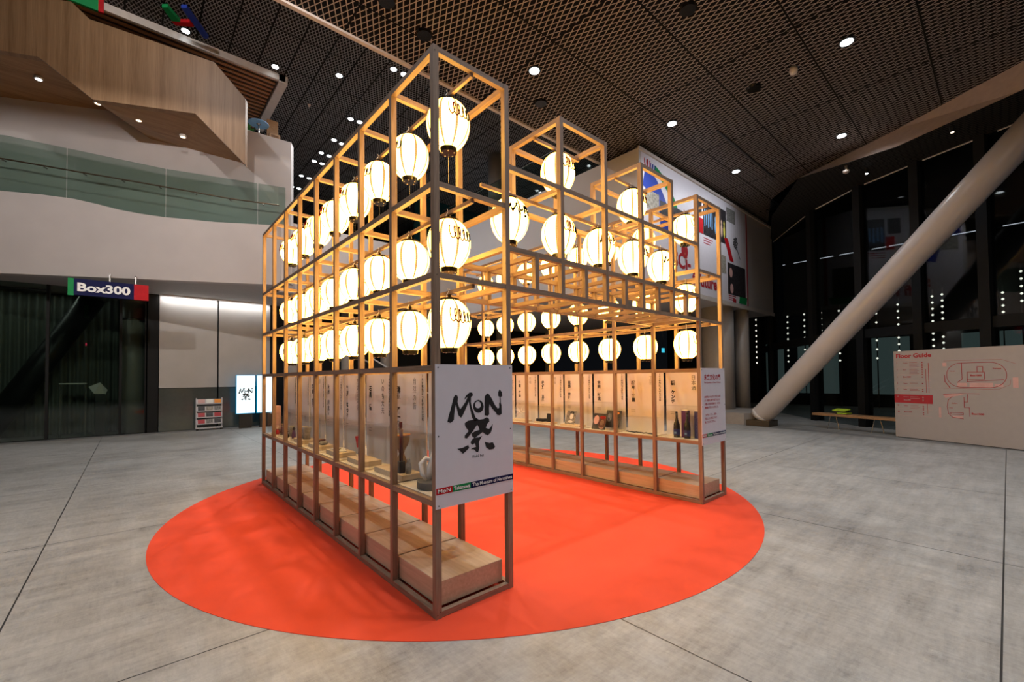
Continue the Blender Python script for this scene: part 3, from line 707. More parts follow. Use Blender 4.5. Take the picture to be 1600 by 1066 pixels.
for z in (1.855, 1.68, 1.52, 1.37, 1.22, 1.09, .70, .54): grect(mb, .05, .74, z, z + .004)
mb.obj('table_rules', M['pink'], t)
mb = MB(G0); grect(mb, .0, .755, .842, 1.045); mb.obj('red_band', M['dred'], t)
mb = MB(G0); mw = MB(G0)
rows = [(1.79, '5', 'Terrace', 4), (1.63, '4', 'Space', 4), (1.45, '3', 'Box1000', 1), (1.30, '2', 'Tatami', 1), (1.16, '1', 'Lobby', 2), (.98, 'G', 'Entrance', 2), (.90, '', 'Box300', 1), (.77, 'B1', 'Gallery', 3), (.62, 'B2', 'Box1500', 2)]
for z, fl, s, k in rows:
    tgt = mw if .84 < z < 1.04 else mb
    if fl: put_text(tgt, fl, G0 + gd * .06 + Z_ * z + gn * .002, gd, Z_, .038, gn, .03)
    put_text(tgt, s, G0 + gd * .19 + Z_ * z + gn * .002, gd, Z_, .045 if 'Box' in s else .03, gn, .02)
    for j in range(k):
        if 'Box' not in s: grect(tgt, .32, .48 + .03 * (j % 2), z + .012 - j * .034, z + .018 - j * .034, .003)
        grect(tgt, .56, .585, z - j * .04, z + .02 - j * .04, .003)
mb.obj('lettering', M['dred'], t); mw.obj('lettering', M['guide'], t)
def gline(mb, P, w=.010, closed=False):
    n_ = len(P)
    for i in range(n_ if closed else n_ - 1):
        p, q = Vector((*P[i], 0)), Vector((*P[(i + 1) % n_], 0)); e = (q - p); 
        if e.length < 1e-5: continue
        e = e.normalized() * w * .5; s_ = Vector((-e.y, e.x, 0))
        flat(mb, [tuple((p - s_ - e)[:2]), tuple((q - s_ + e)[:2]), tuple((q + s_ + e)[:2]), tuple((p + s_ - e)[:2])], G0, gd, Z_, gn, .0016)
mb = MB(G0)
def stad(x0, x1, z0, z1, r, n=8):
    P = []
    for cx, cz, a0 in ((x1 - r, z1 - r, 0), (x0 + r, z1 - r, 90), (x0 + r, z0 + r, 180), (x1 - r, z0 + r, 270)):
        P += [(cx + r * math.cos(math.radians(a0 + 90 * k / n)), cz + r * math.sin(math.radians(a0 + 90 * k / n))) for k in range(n + 1)]
    return P
gline(mb, stad(1.02, 1.975, 1.235, 1.765, .25), closed=True)
gline(mb, [(1.367, 1.56), (1.645, 1.56), (1.645, 1.41), (1.365, 1.41)], closed=True)
gline(mb, [(1.53, 1.57), (1.53, 1.68), (1.62, 1.68), (1.62, 1.57)])
gline(mb, [(1.28, 1.765), (1.28, 1.41), (1.20, 1.34)]); gline(mb, [(1.365, 1.41), (1.365, 1.36), (1.93, 1.40)]); gline(mb, [(.95, 1.21), (1.85, 1.20), (2.02, 1.3), (2.03, 1.40)], .004)
gline(mb, [(.97, 1.82), (1.9, 1.82), (2.12, 1.72)], .004); gline(mb, [(.98, 1.5), (.985, 1.36), (1.04, 1.27), (1.07, 1.22)], .014)
gline(mb, [(1.10, 1.03), (1.03, .95), (1.01, .8), (1.03, .65), (1.10, .57), (1.28, .55)]); gline(mb, [(1.30, 1.02), (1.30, .80), (1.385, .80), (1.39, .61)]); gline(mb, [(.95, 1.07), (1.25, 1.10), (1.55, 1.10)]); gline(mb, [(1.36, 1.08), (1.36, .92), (1.31, .92)]); gline(mb, [(1.07, .68), (1.28, .68), (1.28, .64), (1.07, .64)], closed=True)
gline(mb, [(.64, 1.64), (.64, 1.10)], .008); gline(mb, [(.69, 1.78), (.69, 1.10)], .010); gline(mb, [(.655, .84), (.655, .62)], .006)
mb.obj('plan_lines', M['dred'], t)
mb = MB(G0)
for r in ((.95, 1.02, 1.70, 1.78), (1.20, 1.36, 1.25, 1.33), (1.40, 1.77, 1.225, 1.335), (1.80, 1.92, 1.25, 1.31), (2.06, 2.14, 1.24, 1.45)): grect(mb, *r)
flat(mb, [(.95, 1.07), (.98, .99), (1.20, 1.05), (1.38, 1.11)], G0, gd, Z_, gn, .0012); grect(mb, 1.10, 1.28, .56, .61); grect(mb, .86, .90, .55, .78)
mb.obj('plan_areas', M['pink'], t)
mb = MB(G0)
put_text(mb, 'Box1000', G0 + gd * 1.42 + Z_ * 1.475 + gn * .002, gd, Z_, .05, gn, .03); put_text(mb, 'Box1500', G0 + gd * 1.42 + Z_ * .655 + gn * .002, gd, Z_, .055, gn, .03)
put_text(mb, 'Terrace', G0 + gd * 1.77 + Z_ * 1.62 + gn * .002, gd, Z_, .04, gn, .03); put_text(mb, 'Garden', G0 + gd * 1.08 + Z_ * 1.58 + gn * .002, gd, Z_, .03, gn, .0)
put_text(mb, 'Gallery', G0 + gd * 1.09 + Z_ * .87 + gn * .002, gd, Z_, .035, gn, .01); put_text(mb, 'Lobby', G0 + gd * 1.04 + Z_ * .77 + gn * .002, gd, Z_, .03, gn, .0)
mb.obj('lettering', M['red'], t)

# outdoor lights beyond the glass: bulb strings on dark poles, broken glowing tubes imitating a reflected lamp
CL = [(6.5, 4.53, 2.2, 9), (5.0, 4.54, 2.22, 9), (4.26, 4.58, 2.8, 7), (3.55, 4.57, 3.7, 4), (2.83, 4.58, 2.2, 8), (2.15, 3.11, 2.25, 4), (1.45, 4.29, 2.25, 6), (.7, 4.6, 2.55, 8), (0, 4.8, 2.55, 9), (-.4, 4.8, 2.7, 9), (-.7, 4.84, 2.56, 10), (-2.38, 4.66, 3.9, 4), (-2.86, 5.4, 4.27, 5)]
for i, (y, z1, z0, n_) in enumerate(CL):
    t = thing('light_pole', (24, y, 0), 'vertical string of small white bulbs seen through the dark facade, %s from the left' % ['first', 'second', 'third', 'fourth', 'fifth', 'sixth', 'seventh', 'eighth', 'ninth', 'tenth', 'eleventh', 'twelfth', 'thirteenth'][i], 'lights', 'bulb strings beyond the glass')
    MB((24, y, 0)).box(24.06, 24.1, y - .02, y + .02, 0, z1 + .3).obj('pole', M['black'], t)
    for k in range(n_):
        z = z0 + (z1 - z0) * k / max(1, n_ - 1); MB((24, y, 0)).lathe((24, y, z), [(.01, -.045), (.05, 0), (.01, .045)], 8).obj('bulb', M['bulb'], t)
t = thing('lamp_reflection', (23.8, 3, 7.2), 'broken glowing line imitating a lamp reflection, high beyond the dark facade', 'lights')
MB((23.8, 3, 7.2)).box(23.86, 23.9, -4.5, 7.2, 7.19, 7.23).obj('reflection_backing', M['black'], t)
for y0, y1 in ((6.1, 6.35), (5.7, 5.85), (5.0, 5.1), (3.7, 4.6), (2.95, 3.5), (2.1, 2.7), (1.0, 1.5), (.0, .9), (-1.9, -.95), (-3.6, -2.45)):
    MB((23.8, 3, 7.2)).box(23.8, 23.83, y0, y1, 7.2, 7.225).obj('tube', M['line'], t)  # glowing strips imitating the lamp reflection
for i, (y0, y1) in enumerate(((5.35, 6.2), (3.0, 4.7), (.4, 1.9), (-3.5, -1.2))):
    w = struct(MB().box(24.44, 24.5, y0, y1, .6, 3.2 if i != 1 else 3.4).obj('window_%d' % (40 + i), M['reflect_pane']))  # dim glowing panes imitating the pale indoor fascias reflected in the facade

# ------------------------------------------------------------------ ceiling fittings
NAMES = {}
def downlight(x, y, z, label, power=1.0, r=.10, spot=150, seen=True):
    t = thing('downlight', (x, y, z), label, 'ceiling light', 'downlights in the mesh ceiling')
    MB((x, y, z)).lathe((x, y, z - .02), [(r, 0), (r, .012)], 20).obj('lens', M['lamp'], t)
    MB((x, y, z)).lathe((x, y, z - .014), [(r * 1.35, 0), (r * 1.35, .014)], 20).obj('trim_ring', M['black'], t)
    if power > 0:
        L = bpy.data.lights.new('downlight_beam', 'SPOT'); L.energy = LAMP_W * power; L.spot_size = math.radians(spot); L.spot_blend = 1.0
        L.shadow_soft_size = .10; L.color = (.95, .975, 1.0)
        lo = bpy.data.objects.new('beam', L); COL.objects.link(lo); lo.parent = t; lo.location = (0, 0, -.06)
for (x, y, lb) in [(4.534, 3.648, 'bright round downlight in the near mesh ceiling, above the gate'), (8.357, 2.789, 'bright round downlight in the near mesh ceiling, above the middle right of the gate'),
                   (8.406, -.633, 'large bright round downlight, uppermost at the right of the near mesh ceiling'), (12.213, .226, 'bright round downlight closest to the tan bulkhead'),
                   (12.16, 2.801, 'bright round downlight just right of the white box top corner')]:
    downlight(x, y, 7.69, lb, power={12.213: .3, 12.16: .4, 8.406: .5, 4.534: 1.25}.get(x, .9))
for (x, y) in [(.7, -.63), (4.5, -.63), (4.5, -4.5), (.7, -4.5), (-3.1, -.63), (-3.1, 3.4), (.7, 3.4), (-6.9, -.63), (-6.9, 3.4), (-3.1, -4.5), (8.4, -4.5)]:
    downlight(x, y, 7.69, 'round downlight in the near mesh ceiling, above the top edge of the picture', power=.68 if x < -1 else (.6 if x > 8 else (1.2 if x > 4 else 1.0)))
FAR = [(-.624, 9.65, 'beside the coloured emblem'), (1.192, 9.593, 'just right of the slatted ceiling corner'), (2.536, 8.876, 'alone, left of the gate top'), (3.509, 7.74, 'left one of the pair nearest the gate top'), (3.796, 7.742, 'right one of the pair nearest the gate top'),
       (3.484, 10.573, 'left one of the second pair down'), (3.756, 10.559, 'right one of the second pair down'), (3.508, 12.092, 'left one of the third pair down'), (3.787, 12.166, 'right one of the third pair down'), (3.453, 13.209, 'left one of the fourth pair down'), (3.731, 13.262, 'right one of the fourth pair down'),
       (3.448, 13.976, 'left one of the fifth pair down'), (3.722, 13.992, 'right one of the fifth pair down'), (3.43, 15.491, 'left one of the sixth pair'), (3.723, 15.529, 'right one of the sixth pair'), (3.411, 16.763, 'left one of the lowest full pair'), (3.682, 16.772, 'right one of the lowest full pair'), (3.439, 17.461, 'lowest single one'), (9.338, 10.397, 'seen through the gate frame')]
for i, (x, y, lb) in enumerate(FAR):
    X, Y = up((x, y), 1.1006); downlight(X, Y, 10.29, 'small downlight in the far mesh ceiling, ' + lb, power={2: .9, 3: 2.2, 5: 2.2, 9: 1.4, 18: .8}.get(i, 0), r=.085, spot=172 if i in (3, 5) else 140)
for (x, y, lb) in [(1.587, 4.056, 'at the top edge'), (2.405, 4.274, 'left of the gate corner'), (5.363, 4.297, 'below the brightest downlight'), (5.481, .935, 'at the top, right of centre'), (8.494, .989, 'in the middle of the right ceiling')]:
    m_ = MB((x, y, 7.7)).lathe((x, y, 7.66), [(.13, 0), (.15, .04)], 20); tag(m_.obj('ceiling_speaker', M['lacquer']), 'black round ceiling speaker in the near mesh ceiling, ' + lb, 'speaker', 'round speakers in the ceiling')
t = thing('dome_camera', (8.437, .232, 7.7), 'small beige dome camera under the near mesh ceiling', 'camera')
MB((8.437, .232, 7.7)).lathe((8.437, .232, 7.6), [(.02, -.05), (.06, -.03), (.075, .02), (.07, .10)], 16).obj('dome', M['trim'], t, True)
t = thing('dome_camera', (12.805, .266, 7.1), 'small beige dome camera under the low dark ceiling by the windows', 'camera')
MB((12.805, .266, 7.1)).lathe((12.805, .266, 6.95), [(.02, -.06), (.07, -.03), (.08, .02), (.03, .06), (.03, .15)], 16).obj('dome', M['trim'], t, True)
for x, y, lb in ((13.466, -.051, 'small bright spotlight under the low dark ceiling by the windows'), (12.395, -1.751, 'dim spotlight under the low dark ceiling, near the diagonal tube')):
    t = thing('spotlight', (x, y, 7.1), lb, 'ceiling light')
    MB((x, y, 7.1)).lathe((x, y, 6.98), [(.04, 0), (.05, .12)], 12).obj('can', M['black'], t)
    MB((x, y, 7.1)).lathe((x, y, 6.965), [(.03, 0), (.03, .016)], 12).obj('lens', M['lamp_small'] if 'bright' in lb else M['lamp_warm'], t)
for x, y, k in ((2.0, 7.3, 0), (2.05, 8.2, 1), (2.7, 12.0, 2)):
    tag(MB((x, y, 10.3)).lathe((x, y, 10.22), [(.02, 0), (.05, .08)], 8).obj('sprinkler', M['trim']), 'tiny pale sprinkler head in the far mesh ceiling, %s down' % ['first', 'second', 'third'][k], 'sprinkler', 'sprinklers in the far ceiling')
for i, (x, y, tx, ty, tz, pw_) in enumerate([(-5.5, 3.2, -3.5, 13, 6.0, 1050), (-1.6, 1.5, .2, 12, 6.2, 900)]):  # spotlights out of view, added to brighten the balcony fascia
    t = thing('added_spotlight', (x, y, 7.69), 'added unseen spotlight brightening the white balcony, above the top edge of the picture', 'ceiling light', 'added balcony spotlights')
    dv = Vector((tx - x, ty - y, tz - 7.55)).normalized()
    MB((x, y, 7.69)).tube([Vector((x, y, 7.69)), Vector((x, y, 7.57))], .02, 8).obj('stem', M['black'], t)
    MB((x, y, 7.69)).tube([Vector((x, y, 7.55)) - dv * .08, Vector((x, y, 7.55)) + dv * .10], .06, 16).obj('can', M['black'], t)
    L = bpy.data.lights.new('spot_beam', 'SPOT'); L.energy = pw_; L.spot_size = math.radians(95); L.spot_blend = .8; L.shadow_soft_size = .06; L.color = (1, .95, .91)
    lo = bpy.data.objects.new('beam', L); COL.objects.link(lo); lo.parent = t; lo.location = Vector((0, 0, -.14)) + dv * .14
    lo.rotation_euler = dv.to_track_quat('-Z', 'Y').to_euler()
t = thing('added_spotlight', (-2.2, 6.9, 10.29), 'added unseen spotlight brightening the timber stair, above the top edge of the picture', 'ceiling light')  # extra spotlight out of view, added to light the stair cladding
MB((-2.2, 6.9, 10.29)).tube([(-2.2, 6.9, 10.29), (-2.2, 6.9, 10.12)], .05, 12).obj('can', M['black'], t)
L = bpy.data.lights.new('spot_beam', 'SPOT'); L.energy = 420; L.spot_size = math.radians(120); L.spot_blend = .9; L.shadow_soft_size = .08; L.color = (1, .95, .91)
lo = bpy.data.objects.new('beam', L); COL.objects.link(lo); lo.parent = t; lo.location = (0, 0, -.2); lo.rotation_euler = Vector((.3, 4.0, -2.0)).to_track_quat('-Z', 'Y').to_euler()
t = thing('added_lamp', (-4, 15.2, 4.1), 'dim lamp added behind the left glazing to brighten the curtain', 'ceiling light')  # lamp added inside so the curtain does not go black
MB((-4, 15.2, 4.1)).box(-6.0, -3.2, 15.12, 15.28, 4.08, 4.12).obj('housing', M['black'], t)
L = bpy.data.lights.new('curtain_fill', 'AREA'); L.shape = 'RECTANGLE'; L.size = 4; L.size_y = .1; L.energy = 7; L.color = (.95, 1, .93)
lo = bpy.data.objects.new('strip', L); COL.objects.link(lo); lo.parent = t; lo.location = (0, 0, -.04)
# cove light washing the two white panels from above
L = bpy.data.lights.new('cove_light', 'AREA'); L.shape = 'RECTANGLE'; L.size = 2.9; L.size_y = .05; L.energy = 20; L.color = (1, .99, .97)
t = thing('cove_light', (.63, 14.22, 4.13), 'slim cove lamp washing light down the white panels', 'light')
MB((.63, 14.22, 4.13)).box(-.85, 2.1, 14.19, 14.25, 4.12, 4.15).obj('housing', M['trim'], t)
lo = bpy.data.objects.new('strip', L); COL.objects.link(lo); lo.parent = t; lo.location = (0, .02, -.03); lo.rotation_euler = (math.radians(18), 0, 0)
t = thing('strip_light', (11.5, 2.2, 7.66), 'slim ceiling lamp lighting the poster wall of the white box', 'light')
MB((11.5, 2.2, 7.66)).box(9.5, 13.5, 2.18, 2.22, 7.66, 7.69).obj('housing', M['black'], t)
L = bpy.data.lights.new('strip_light', 'AREA'); L.shape = 'RECTANGLE'; L.size = 5; L.size_y = .05; L.energy = 26; L.spread = math.radians(95); L.color = (.90, .95, 1)
lo = bpy.data.objects.new('strip', L); COL.objects.link(lo); lo.parent = t; lo.location = (0, -.06, -.02); lo.rotation_euler = (math.radians(55), 0, 0)

# =================================================================== RED CIRCLE
tag(MB((2.13, 2.5, 0)).lathe((2.13, 2.5, 0), [(3.5, 0), (3.5, .003)], 160).obj('round_carpet', M['carpet']), 'large round orange-red carpet under the wooden gate', 'carpet')

# =================================================================== GATE FRAME
w, TH = .6135, .0425
ZT, ZB, Z2, ZL, Z3, Z4, ZS = 3.760, 3.164, 2.855, 2.542, 2.248, 1.637, .754
fr = thing('wooden_gate_frame', (0, 0, 0), 'pale cedar lattice gate: two long display wings joined by a raised slatted bridge', 'frame')
FO = (0, 0, 0)
members = []           # (distance, box, axis)
cxm, cym = -1.475, -2.442
def member(x0, x1, y0, y1, z0, z1, ax):
    d = math.dist(((x0 + x1) / 2, (y0 + y1) / 2, (z0 + z1) / 2), (cxm, cym, 1.55)) / max(.3, (x1 - x0) + (y1 - y0) + (z1 - z0)) ** .5
    members.append((d, (x0, x1, y0, y1, z0, z1), ax))
e_ = .0012
for xi in (0, 1, 6, 7):
    for j in range(9):
        z0 = 0.003
        MB(FO).box(xi * w, xi * w + TH, j * w, j * w + TH, z0, ZT).obj('post', WOODS[2], fr)
for xi in (2, 3, 4, 5):
    for j in (0, 1): MB(FO).box(xi * w, xi * w + TH, j * w, j * w + TH, Z3 - TH, ZT if True else ZB).obj('post', WOODS[2], fr)
for k in range(5):
    for j in (0, 1): MB(FO).box((k + 1.5) * w, (k + 1.5) * w + TH, j * w + .0005, j * w + TH - .0005, Z3 - TH, ZL).obj('lattice_upright', WOODS[2], fr)
levels = [TH + .003, ZS, Z4, Z3, Z2, ZT]
for base in (0, 6):
    for z in levels:
        for xi in (base, base + 1):
            member(xi * w + e_, xi * w + TH - e_, e_, 8 * w + TH - e_, z - TH + e_, z - e_, 1)
        for j in range(9):
            member(base * w + 2 * e_, (base + 1) * w + TH - 2 * e_, j * w + 2 * e_, j * w + TH - 2 * e_, z - TH + 2 * e_, z - 2 * e_, 0)
for z in (Z3, ZL, ZB):
    for j in (0, 1): member(w + .01, 6 * w + .01, j * w + e_, j * w + TH - e_, z - TH + e_, z - e_, 0)
for a in (2, 4):
    for j in (0, 1): member(a * w + e_, (a + 1) * w + TH - e_, j * w + 2 * e_, j * w + TH - 2 * e_, ZT - TH + e_, ZT - 2 * e_, 0)
    for xi in (a, a + 1):
        member(xi * w + e_, xi * w + TH - e_, 0 + e_, w + TH - e_, ZT - TH + 2 * e_, ZT - e_, 1)
for xi in (2, 3, 4, 5): member(xi * w + e_, xi * w + TH - e_, e_, w + TH - e_, ZB - TH + 2 * e_, ZB - 2 * e_, 1)
for k in range(11):
    x = (1 + k * .5) * w
    for z in (ZL, Z3): member(x + 2 * e_, x + TH - 2 * e_, 3 * e_, w + TH - 3 * e_, z - TH + 3 * e_, z - 3 * e_, 1)
members.sort(key=lambda m: m[0])
for d, b6, ax in members[:99]: MB(FO).box(*b6).obj('beam', WOODS[ax], fr)
mb0, mb1 = MB(FO), MB(FO)
for d, b6, ax in members[99:]: (mb0 if ax == 0 else mb1).box(*b6)
tag(mb1.obj('rear_beams', WOODS[1], fr), kind='stuff'); tag(mb0.obj('rear_cross_beams', WOODS[0], fr), kind='stuff')
for base in (0, 6):
    for z in (ZT, Z2, Z3):
        xm = (base + .5) * w + TH / 2; MB(FO).box(xm - .012, xm + .012, .02, 8 * w + .02, z - TH - .026, z - TH + .004 - .002).obj('hanging_bar', WOODS[1], fr)
MB(FO).box(w + .02, 6 * w + .02, .5 * w + TH / 2 - .012, .5 * w + TH / 2 + .012, ZB - TH - .026, ZB - TH + .002).obj('hanging_bar', WOODS[0], fr)
for a in (2, 4): MB(FO).box(a * w + .02, (a + 1) * w + .02, .5 * w + TH / 2 - .012, .5 * w + TH / 2 + .012, ZT - TH - .026, ZT - TH + .002).obj('hanging_bar', WOODS[0], fr)
for base in (0, 6):
    for j in range(8):
        if base == 6 and j > 6: continue
        MB(FO).box(base * w + TH, (base + 1) * w, j * w + TH - .002, (j + 1) * w + .002, ZS - .012, ZS + .004).obj('shelf_board', M['shelf'], fr)
for base in (0,):
    for j in range(1, 9):
        MB(FO).box((base + .5) * w + .028, (base + .5) * w + .05, j * w + .004, j * w + .030, ZS, Z4 - TH).obj('mid_batten', WOODS[2], fr)
for (x, y, z) in [(.012, -.001, .03), (.03, -.001, .045), (.012, -.001, ZT - .04), (.02, -.001, Z3 - .02), (6 * w + .01, -.001, .05), (6 * w + .01, -.001, .72)]:
    MB(FO).obox((x, y, z), X_, Y_, Z_, .0025, .001, .0025).obj('screw', M['screw'], fr)
# plywood boxes standing in the bottom of each bay
for base, wing in ((0, 'left'), (6, 'right')):
    for j in range(8):
        if base == 6 and j > 6: continue
        o_ = (base * w + .33, j * w + .33, TH + .003)
        tag(MB(o_).box(base * w + .058, (base + 1) * w - .012, j * w + .062 - (.014 if j else 0), (j + 1) * w + .030, TH + .003, .205).obj('plywood_plinth', M['ply'], bevel=.003),
            'low pale plywood box in the bottom of the %s wing, %s bay from the front' % (wing, ORD[j]), 'box', 'plywood boxes in the bottom bays')

# =================================================================== SIGN BOARDS ON THE FRONT ENDS
def end_sign(x0, label, big):
    o_ = (x0 + .33, -.01, ZS)
    t = thing('sign_board', o_, label, 'sign')
    MB(o_).box(x0 - .001, x0 + w + TH + .001, -.008, -.002, .705, 1.640).obj('panel', M['sign'], t)
    bars = [('red', 0, .125), ('green', .125, .272), ('navy', .272, w + TH)]
    for mt, a, b in bars: MB(o_).box(x0 + a, x0 + b, -.0092, -.008, .797, .838).obj(mt + '_stripe', M[mt], t)
    mb = MB(o_)
    put_text(mb, 'MoN', (x0 + .012, -.0094, .807), X_, Z_, .034, -Y_, .02, width=.098); put_text(mb, 'Takanawa', (x0 + .135, -.0094, .807), X_, Z_, .034, -Y_, .02, width=.13)
    put_text(mb, 'The Museum of Narratives', (x0 + .285, -.0094, .807), X_, Z_, .034, -Y_, .02, width=.36); mb.obj('stripe_lettering', M['white_ink'], t)
    for x in (.019, .635):
        for z in (1.62, 1.172, .725):
            mb = MB(o_); mb.tube([(x0 + x, -.0115, z), (x0 + x, -.008, z)], .0042, 8); mb.obj('screw', M['ink'], t)
    return t, o_
t, o_ = end_sign(0, 'large white sign board with black brush lettering on the near end of the left wing', True)
LM = [(0.088, 1.263), (0.095, 1.294), (0.112, 1.339), (0.126, 1.385), (0.137, 1.421), (0.151, 1.437), (0.165, 1.433), (0.173, 1.417), (0.168, 1.388), (0.178, 1.359), (0.189, 1.339), (0.21, 1.359), (0.236, 1.39), (0.251, 1.42), (0.221, 1.4), (0.236, 1.427), (0.266, 1.449), (0.289, 1.448), (0.297, 1.428), (0.279, 1.418), (0.277, 1.383), (0.285, 1.345), (0.298, 1.318), (0.316, 1.276), (0.344, 1.258), (0.31, 1.25), (0.287, 1.276), (0.276, 1.319), (0.265, 1.362), (0.26, 1.388), (0.239, 1.348), (0.21, 1.297), (0.195, 1.281), (0.175, 1.299), (0.164, 1.336), (0.155, 1.372), (0.147, 1.347), (0.141, 1.306), (0.138, 1.27), (0.114, 1.253), (0.097, 1.258)]
LN = [(0.395, 1.285), (0.395, 1.356), (0.397, 1.416), (0.418, 1.439), (0.437, 1.431), (0.463, 1.397), (0.491, 1.351), (0.516, 1.325), (0.53, 1.332), (0.528, 1.361), (0.535, 1.372), (0.534, 1.408), (0.52, 1.417), (0.52, 1.443), (0.535, 1.465), (0.555, 1.442), (0.558, 1.413), (0.542, 1.408), (0.544, 1.365), (0.551, 1.348), (0.552, 1.286), (0.534, 1.276), (0.509, 1.28), (0.499, 1.297), (0.463, 1.33), (0.44, 1.362), (0.436, 1.332), (0.437, 1.287), (0.42, 1.279)]
S1 = [(0.226, 1.243), (0.251, 1.257), (0.304, 1.261), (0.351, 1.258), (0.385, 1.259), (0.413, 1.27), (0.435, 1.257), (0.437, 1.237), (0.419, 1.225), (0.405, 1.196), (0.433, 1.186), (0.45, 1.198), (0.468, 1.221), (0.462, 1.186), (0.45, 1.159), (0.422, 1.141), (0.397, 1.153), (0.377, 1.169), (0.35, 1.155), (0.309, 1.134), (0.286, 1.147), (0.281, 1.167), (0.309, 1.18), (0.35, 1.187), (0.343, 1.207), (0.33, 1.224), (0.316, 1.209), (0.296, 1.184), (0.263, 1.155), (0.243, 1.138), (0.223, 1.143), (0.226, 1.161), (0.257, 1.187), (0.238, 1.21), (0.228, 1.227)]
S2 = [(0.273, 1.103), (0.277, 1.119), (0.302, 1.136), (0.343, 1.135), (0.373, 1.143), (0.351, 1.115), (0.343, 1.099), (0.347, 1.062), (0.338, 1.036), (0.322, 1.035), (0.301, 1.057), (0.273, 1.06), (0.289, 1.068), (0.318, 1.072), (0.31, 1.099), (0.285, 1.089)]
S3 = [(0.163, 1.076), (0.206, 1.078), (0.253, 1.092), (0.261, 1.072), (0.229, 1.049), (0.209, 1.038), (0.19, 1.057)]
S4 = [(0.393, 1.1), (0.436, 1.086), (0.467, 1.089), (0.488, 1.056), (0.475, 1.04), (0.436, 1.039), (0.406, 1.058)]
LO = [(0.388, 1.348), (0.384, 1.331), (0.374, 1.317), (0.359, 1.308), (0.341, 1.306), (0.323, 1.31), (0.309, 1.321), (0.299, 1.336), (0.296, 1.353), (0.299, 1.369), (0.309, 1.383), (0.324, 1.392), (0.342, 1.395), (0.359, 1.391), (0.374, 1.38), (0.384, 1.365)]
LI = [(0.364, 1.36), (0.362, 1.351), (0.356, 1.343), (0.348, 1.338), (0.338, 1.337), (0.328, 1.339), (0.32, 1.345), (0.314, 1.353), (0.313, 1.363), (0.315, 1.372), (0.32, 1.38), (0.329, 1.385), (0.338, 1.386), (0.348, 1.384), (0.356, 1.378), (0.362, 1.37)]
SHAPES = [LM, LN, S1, S2, S3, S4]
def brush_logo(mb, fn):
    for P in SHAPES:
        bm = bmesh.new(); vs = [bm.verts.new((a, b, 0)) for a, b in P]; bm.faces.new(vs)
        bmesh.ops.triangulate(bm, faces=bm.faces[:]); bm.verts.index_update()
        mb.add([fn(v.co.x, v.co.y) for v in bm.verts], [tuple(v.index for v in f.verts) for f in bm.faces]); bm.free()
    mb.add([fn(a, b) for a, b in LO + LI], [(k, (k + 1) % 16, 16 + (k + 1) % 16, 16 + k) for k in range(16)])
mb = MB(o_); brush_logo(mb, lambda a, b: Vector((a, -.0090, b))); mb.obj('brush_lettering', M['ink'], t)
mb = MB(o_); put_text(mb, 'MoN Fes', (.285, -.0090, 1.0), X_, Z_, .027, -Y_, .0, width=.10); mb.obj('small_lettering', M['ink'], t)
t, o_ = end_sign(6 * w, 'narrow white sign board with red Japanese text on the near end of the right wing', False)
x0 = 6 * w
mb = MB(o_); put_text(mb, '未来文化の門', (x0 + .07, -.0090, 1.50), X_, Z_, .075, -Y_, .02, width=.45); mb.obj('heading', M['red'], t)
mb = MB(o_); put_text(mb, 'The Gateway to Future Culture', (x0 + .07, -.0090, 1.452), X_, Z_, .028, -Y_, .01, width=.46)
for k, s in enumerate(['100年先につなげたい文化とは何', 'か？多様な分野で活躍する人々', 'が選んだ宝物を集めた、小さな', '博物館の門をひらきました。', '', 'この門をくぐり、未来へ', '手渡したい文化について', '考えてみてください。']):
    if s: put_text(mb, s, (x0 + .07, -.0090, 1.275 - k * .044), X_, Z_, .031, -Y_, .01)
mb.obj('body_text', M['red'], t)

# =================================================================== EXHIBIT BOARDS + CASES
def exhibit(base, j, name, theme, ex, brush=False):
    xb = (base + .5) * w + .02; y1 = (j + 1) * w - .002 + .02; y0 = j * w + .055
    wing = 'left' if base == 0 else 'right'
    o_ = (xb, (y0 + y1) / 2, ZS)
    t = thing('exhibit_board', o_, 'white board in the %s wing, %s bay, behind %s' % (wing, ORD[j], ex), 'board', 'exhibit boards in the two wings')
    MB(o_).box(xb - .006, xb, y0, y1, ZS + .004, Z4 - TH - .004).obj('panel', M['board'], t)
    xf = xb - .0066; A = -Y_
    mb = MB(o_); put_text(mb, name, (xf, y1 - .10, 1.48), A, Z_, .058, -X_, .06, vertical=True, step=1.06)
    if len(name) > 1: mb.obj('name_lettering', M['ink'], t)
    mb = MB(o_); put_text(mb, '100年先につなげたい文化', (xf, y0 + .055, 1.585), A, Z_, .029, -X_, .04, vertical=True, step=1.02)
    mb.obj('heading', M['ink'], t)
    mb = MB(o_); put_text(mb, theme, (xf, y0 + .19, 1.555), A, Z_, .064, -X_, -.004 if not brush else .0, vertical=True, step=1.08)
    for k in range(2): flat(mb, [(0, 0), (.07, 0), (.07, .004), (0, .004)], (xf, y1 - .06, 1.06 - k * .025), A, Z_, -X_, .0008)
    mb.obj('theme_lettering', M['ink'] if brush else M['ink_grey'], t)
RB = [('橘 ケンチ', '日本酒', 'two dark sake bottles', True), ('橋本 麻里', '工芸', 'flat dark tools', False), ('古田 新太', 'レコード', 'two dark record sleeves', True), ('真鍋 大度', '音楽', 'a black and white portrait picture', True),
      ('松任谷 正隆', '映画', 'a flat black case', False), ('宮田 裕章', '共鳴', 'a white star-shaped paper form', False), ('富田 哲雄', '舞台', 'the far post', False)]
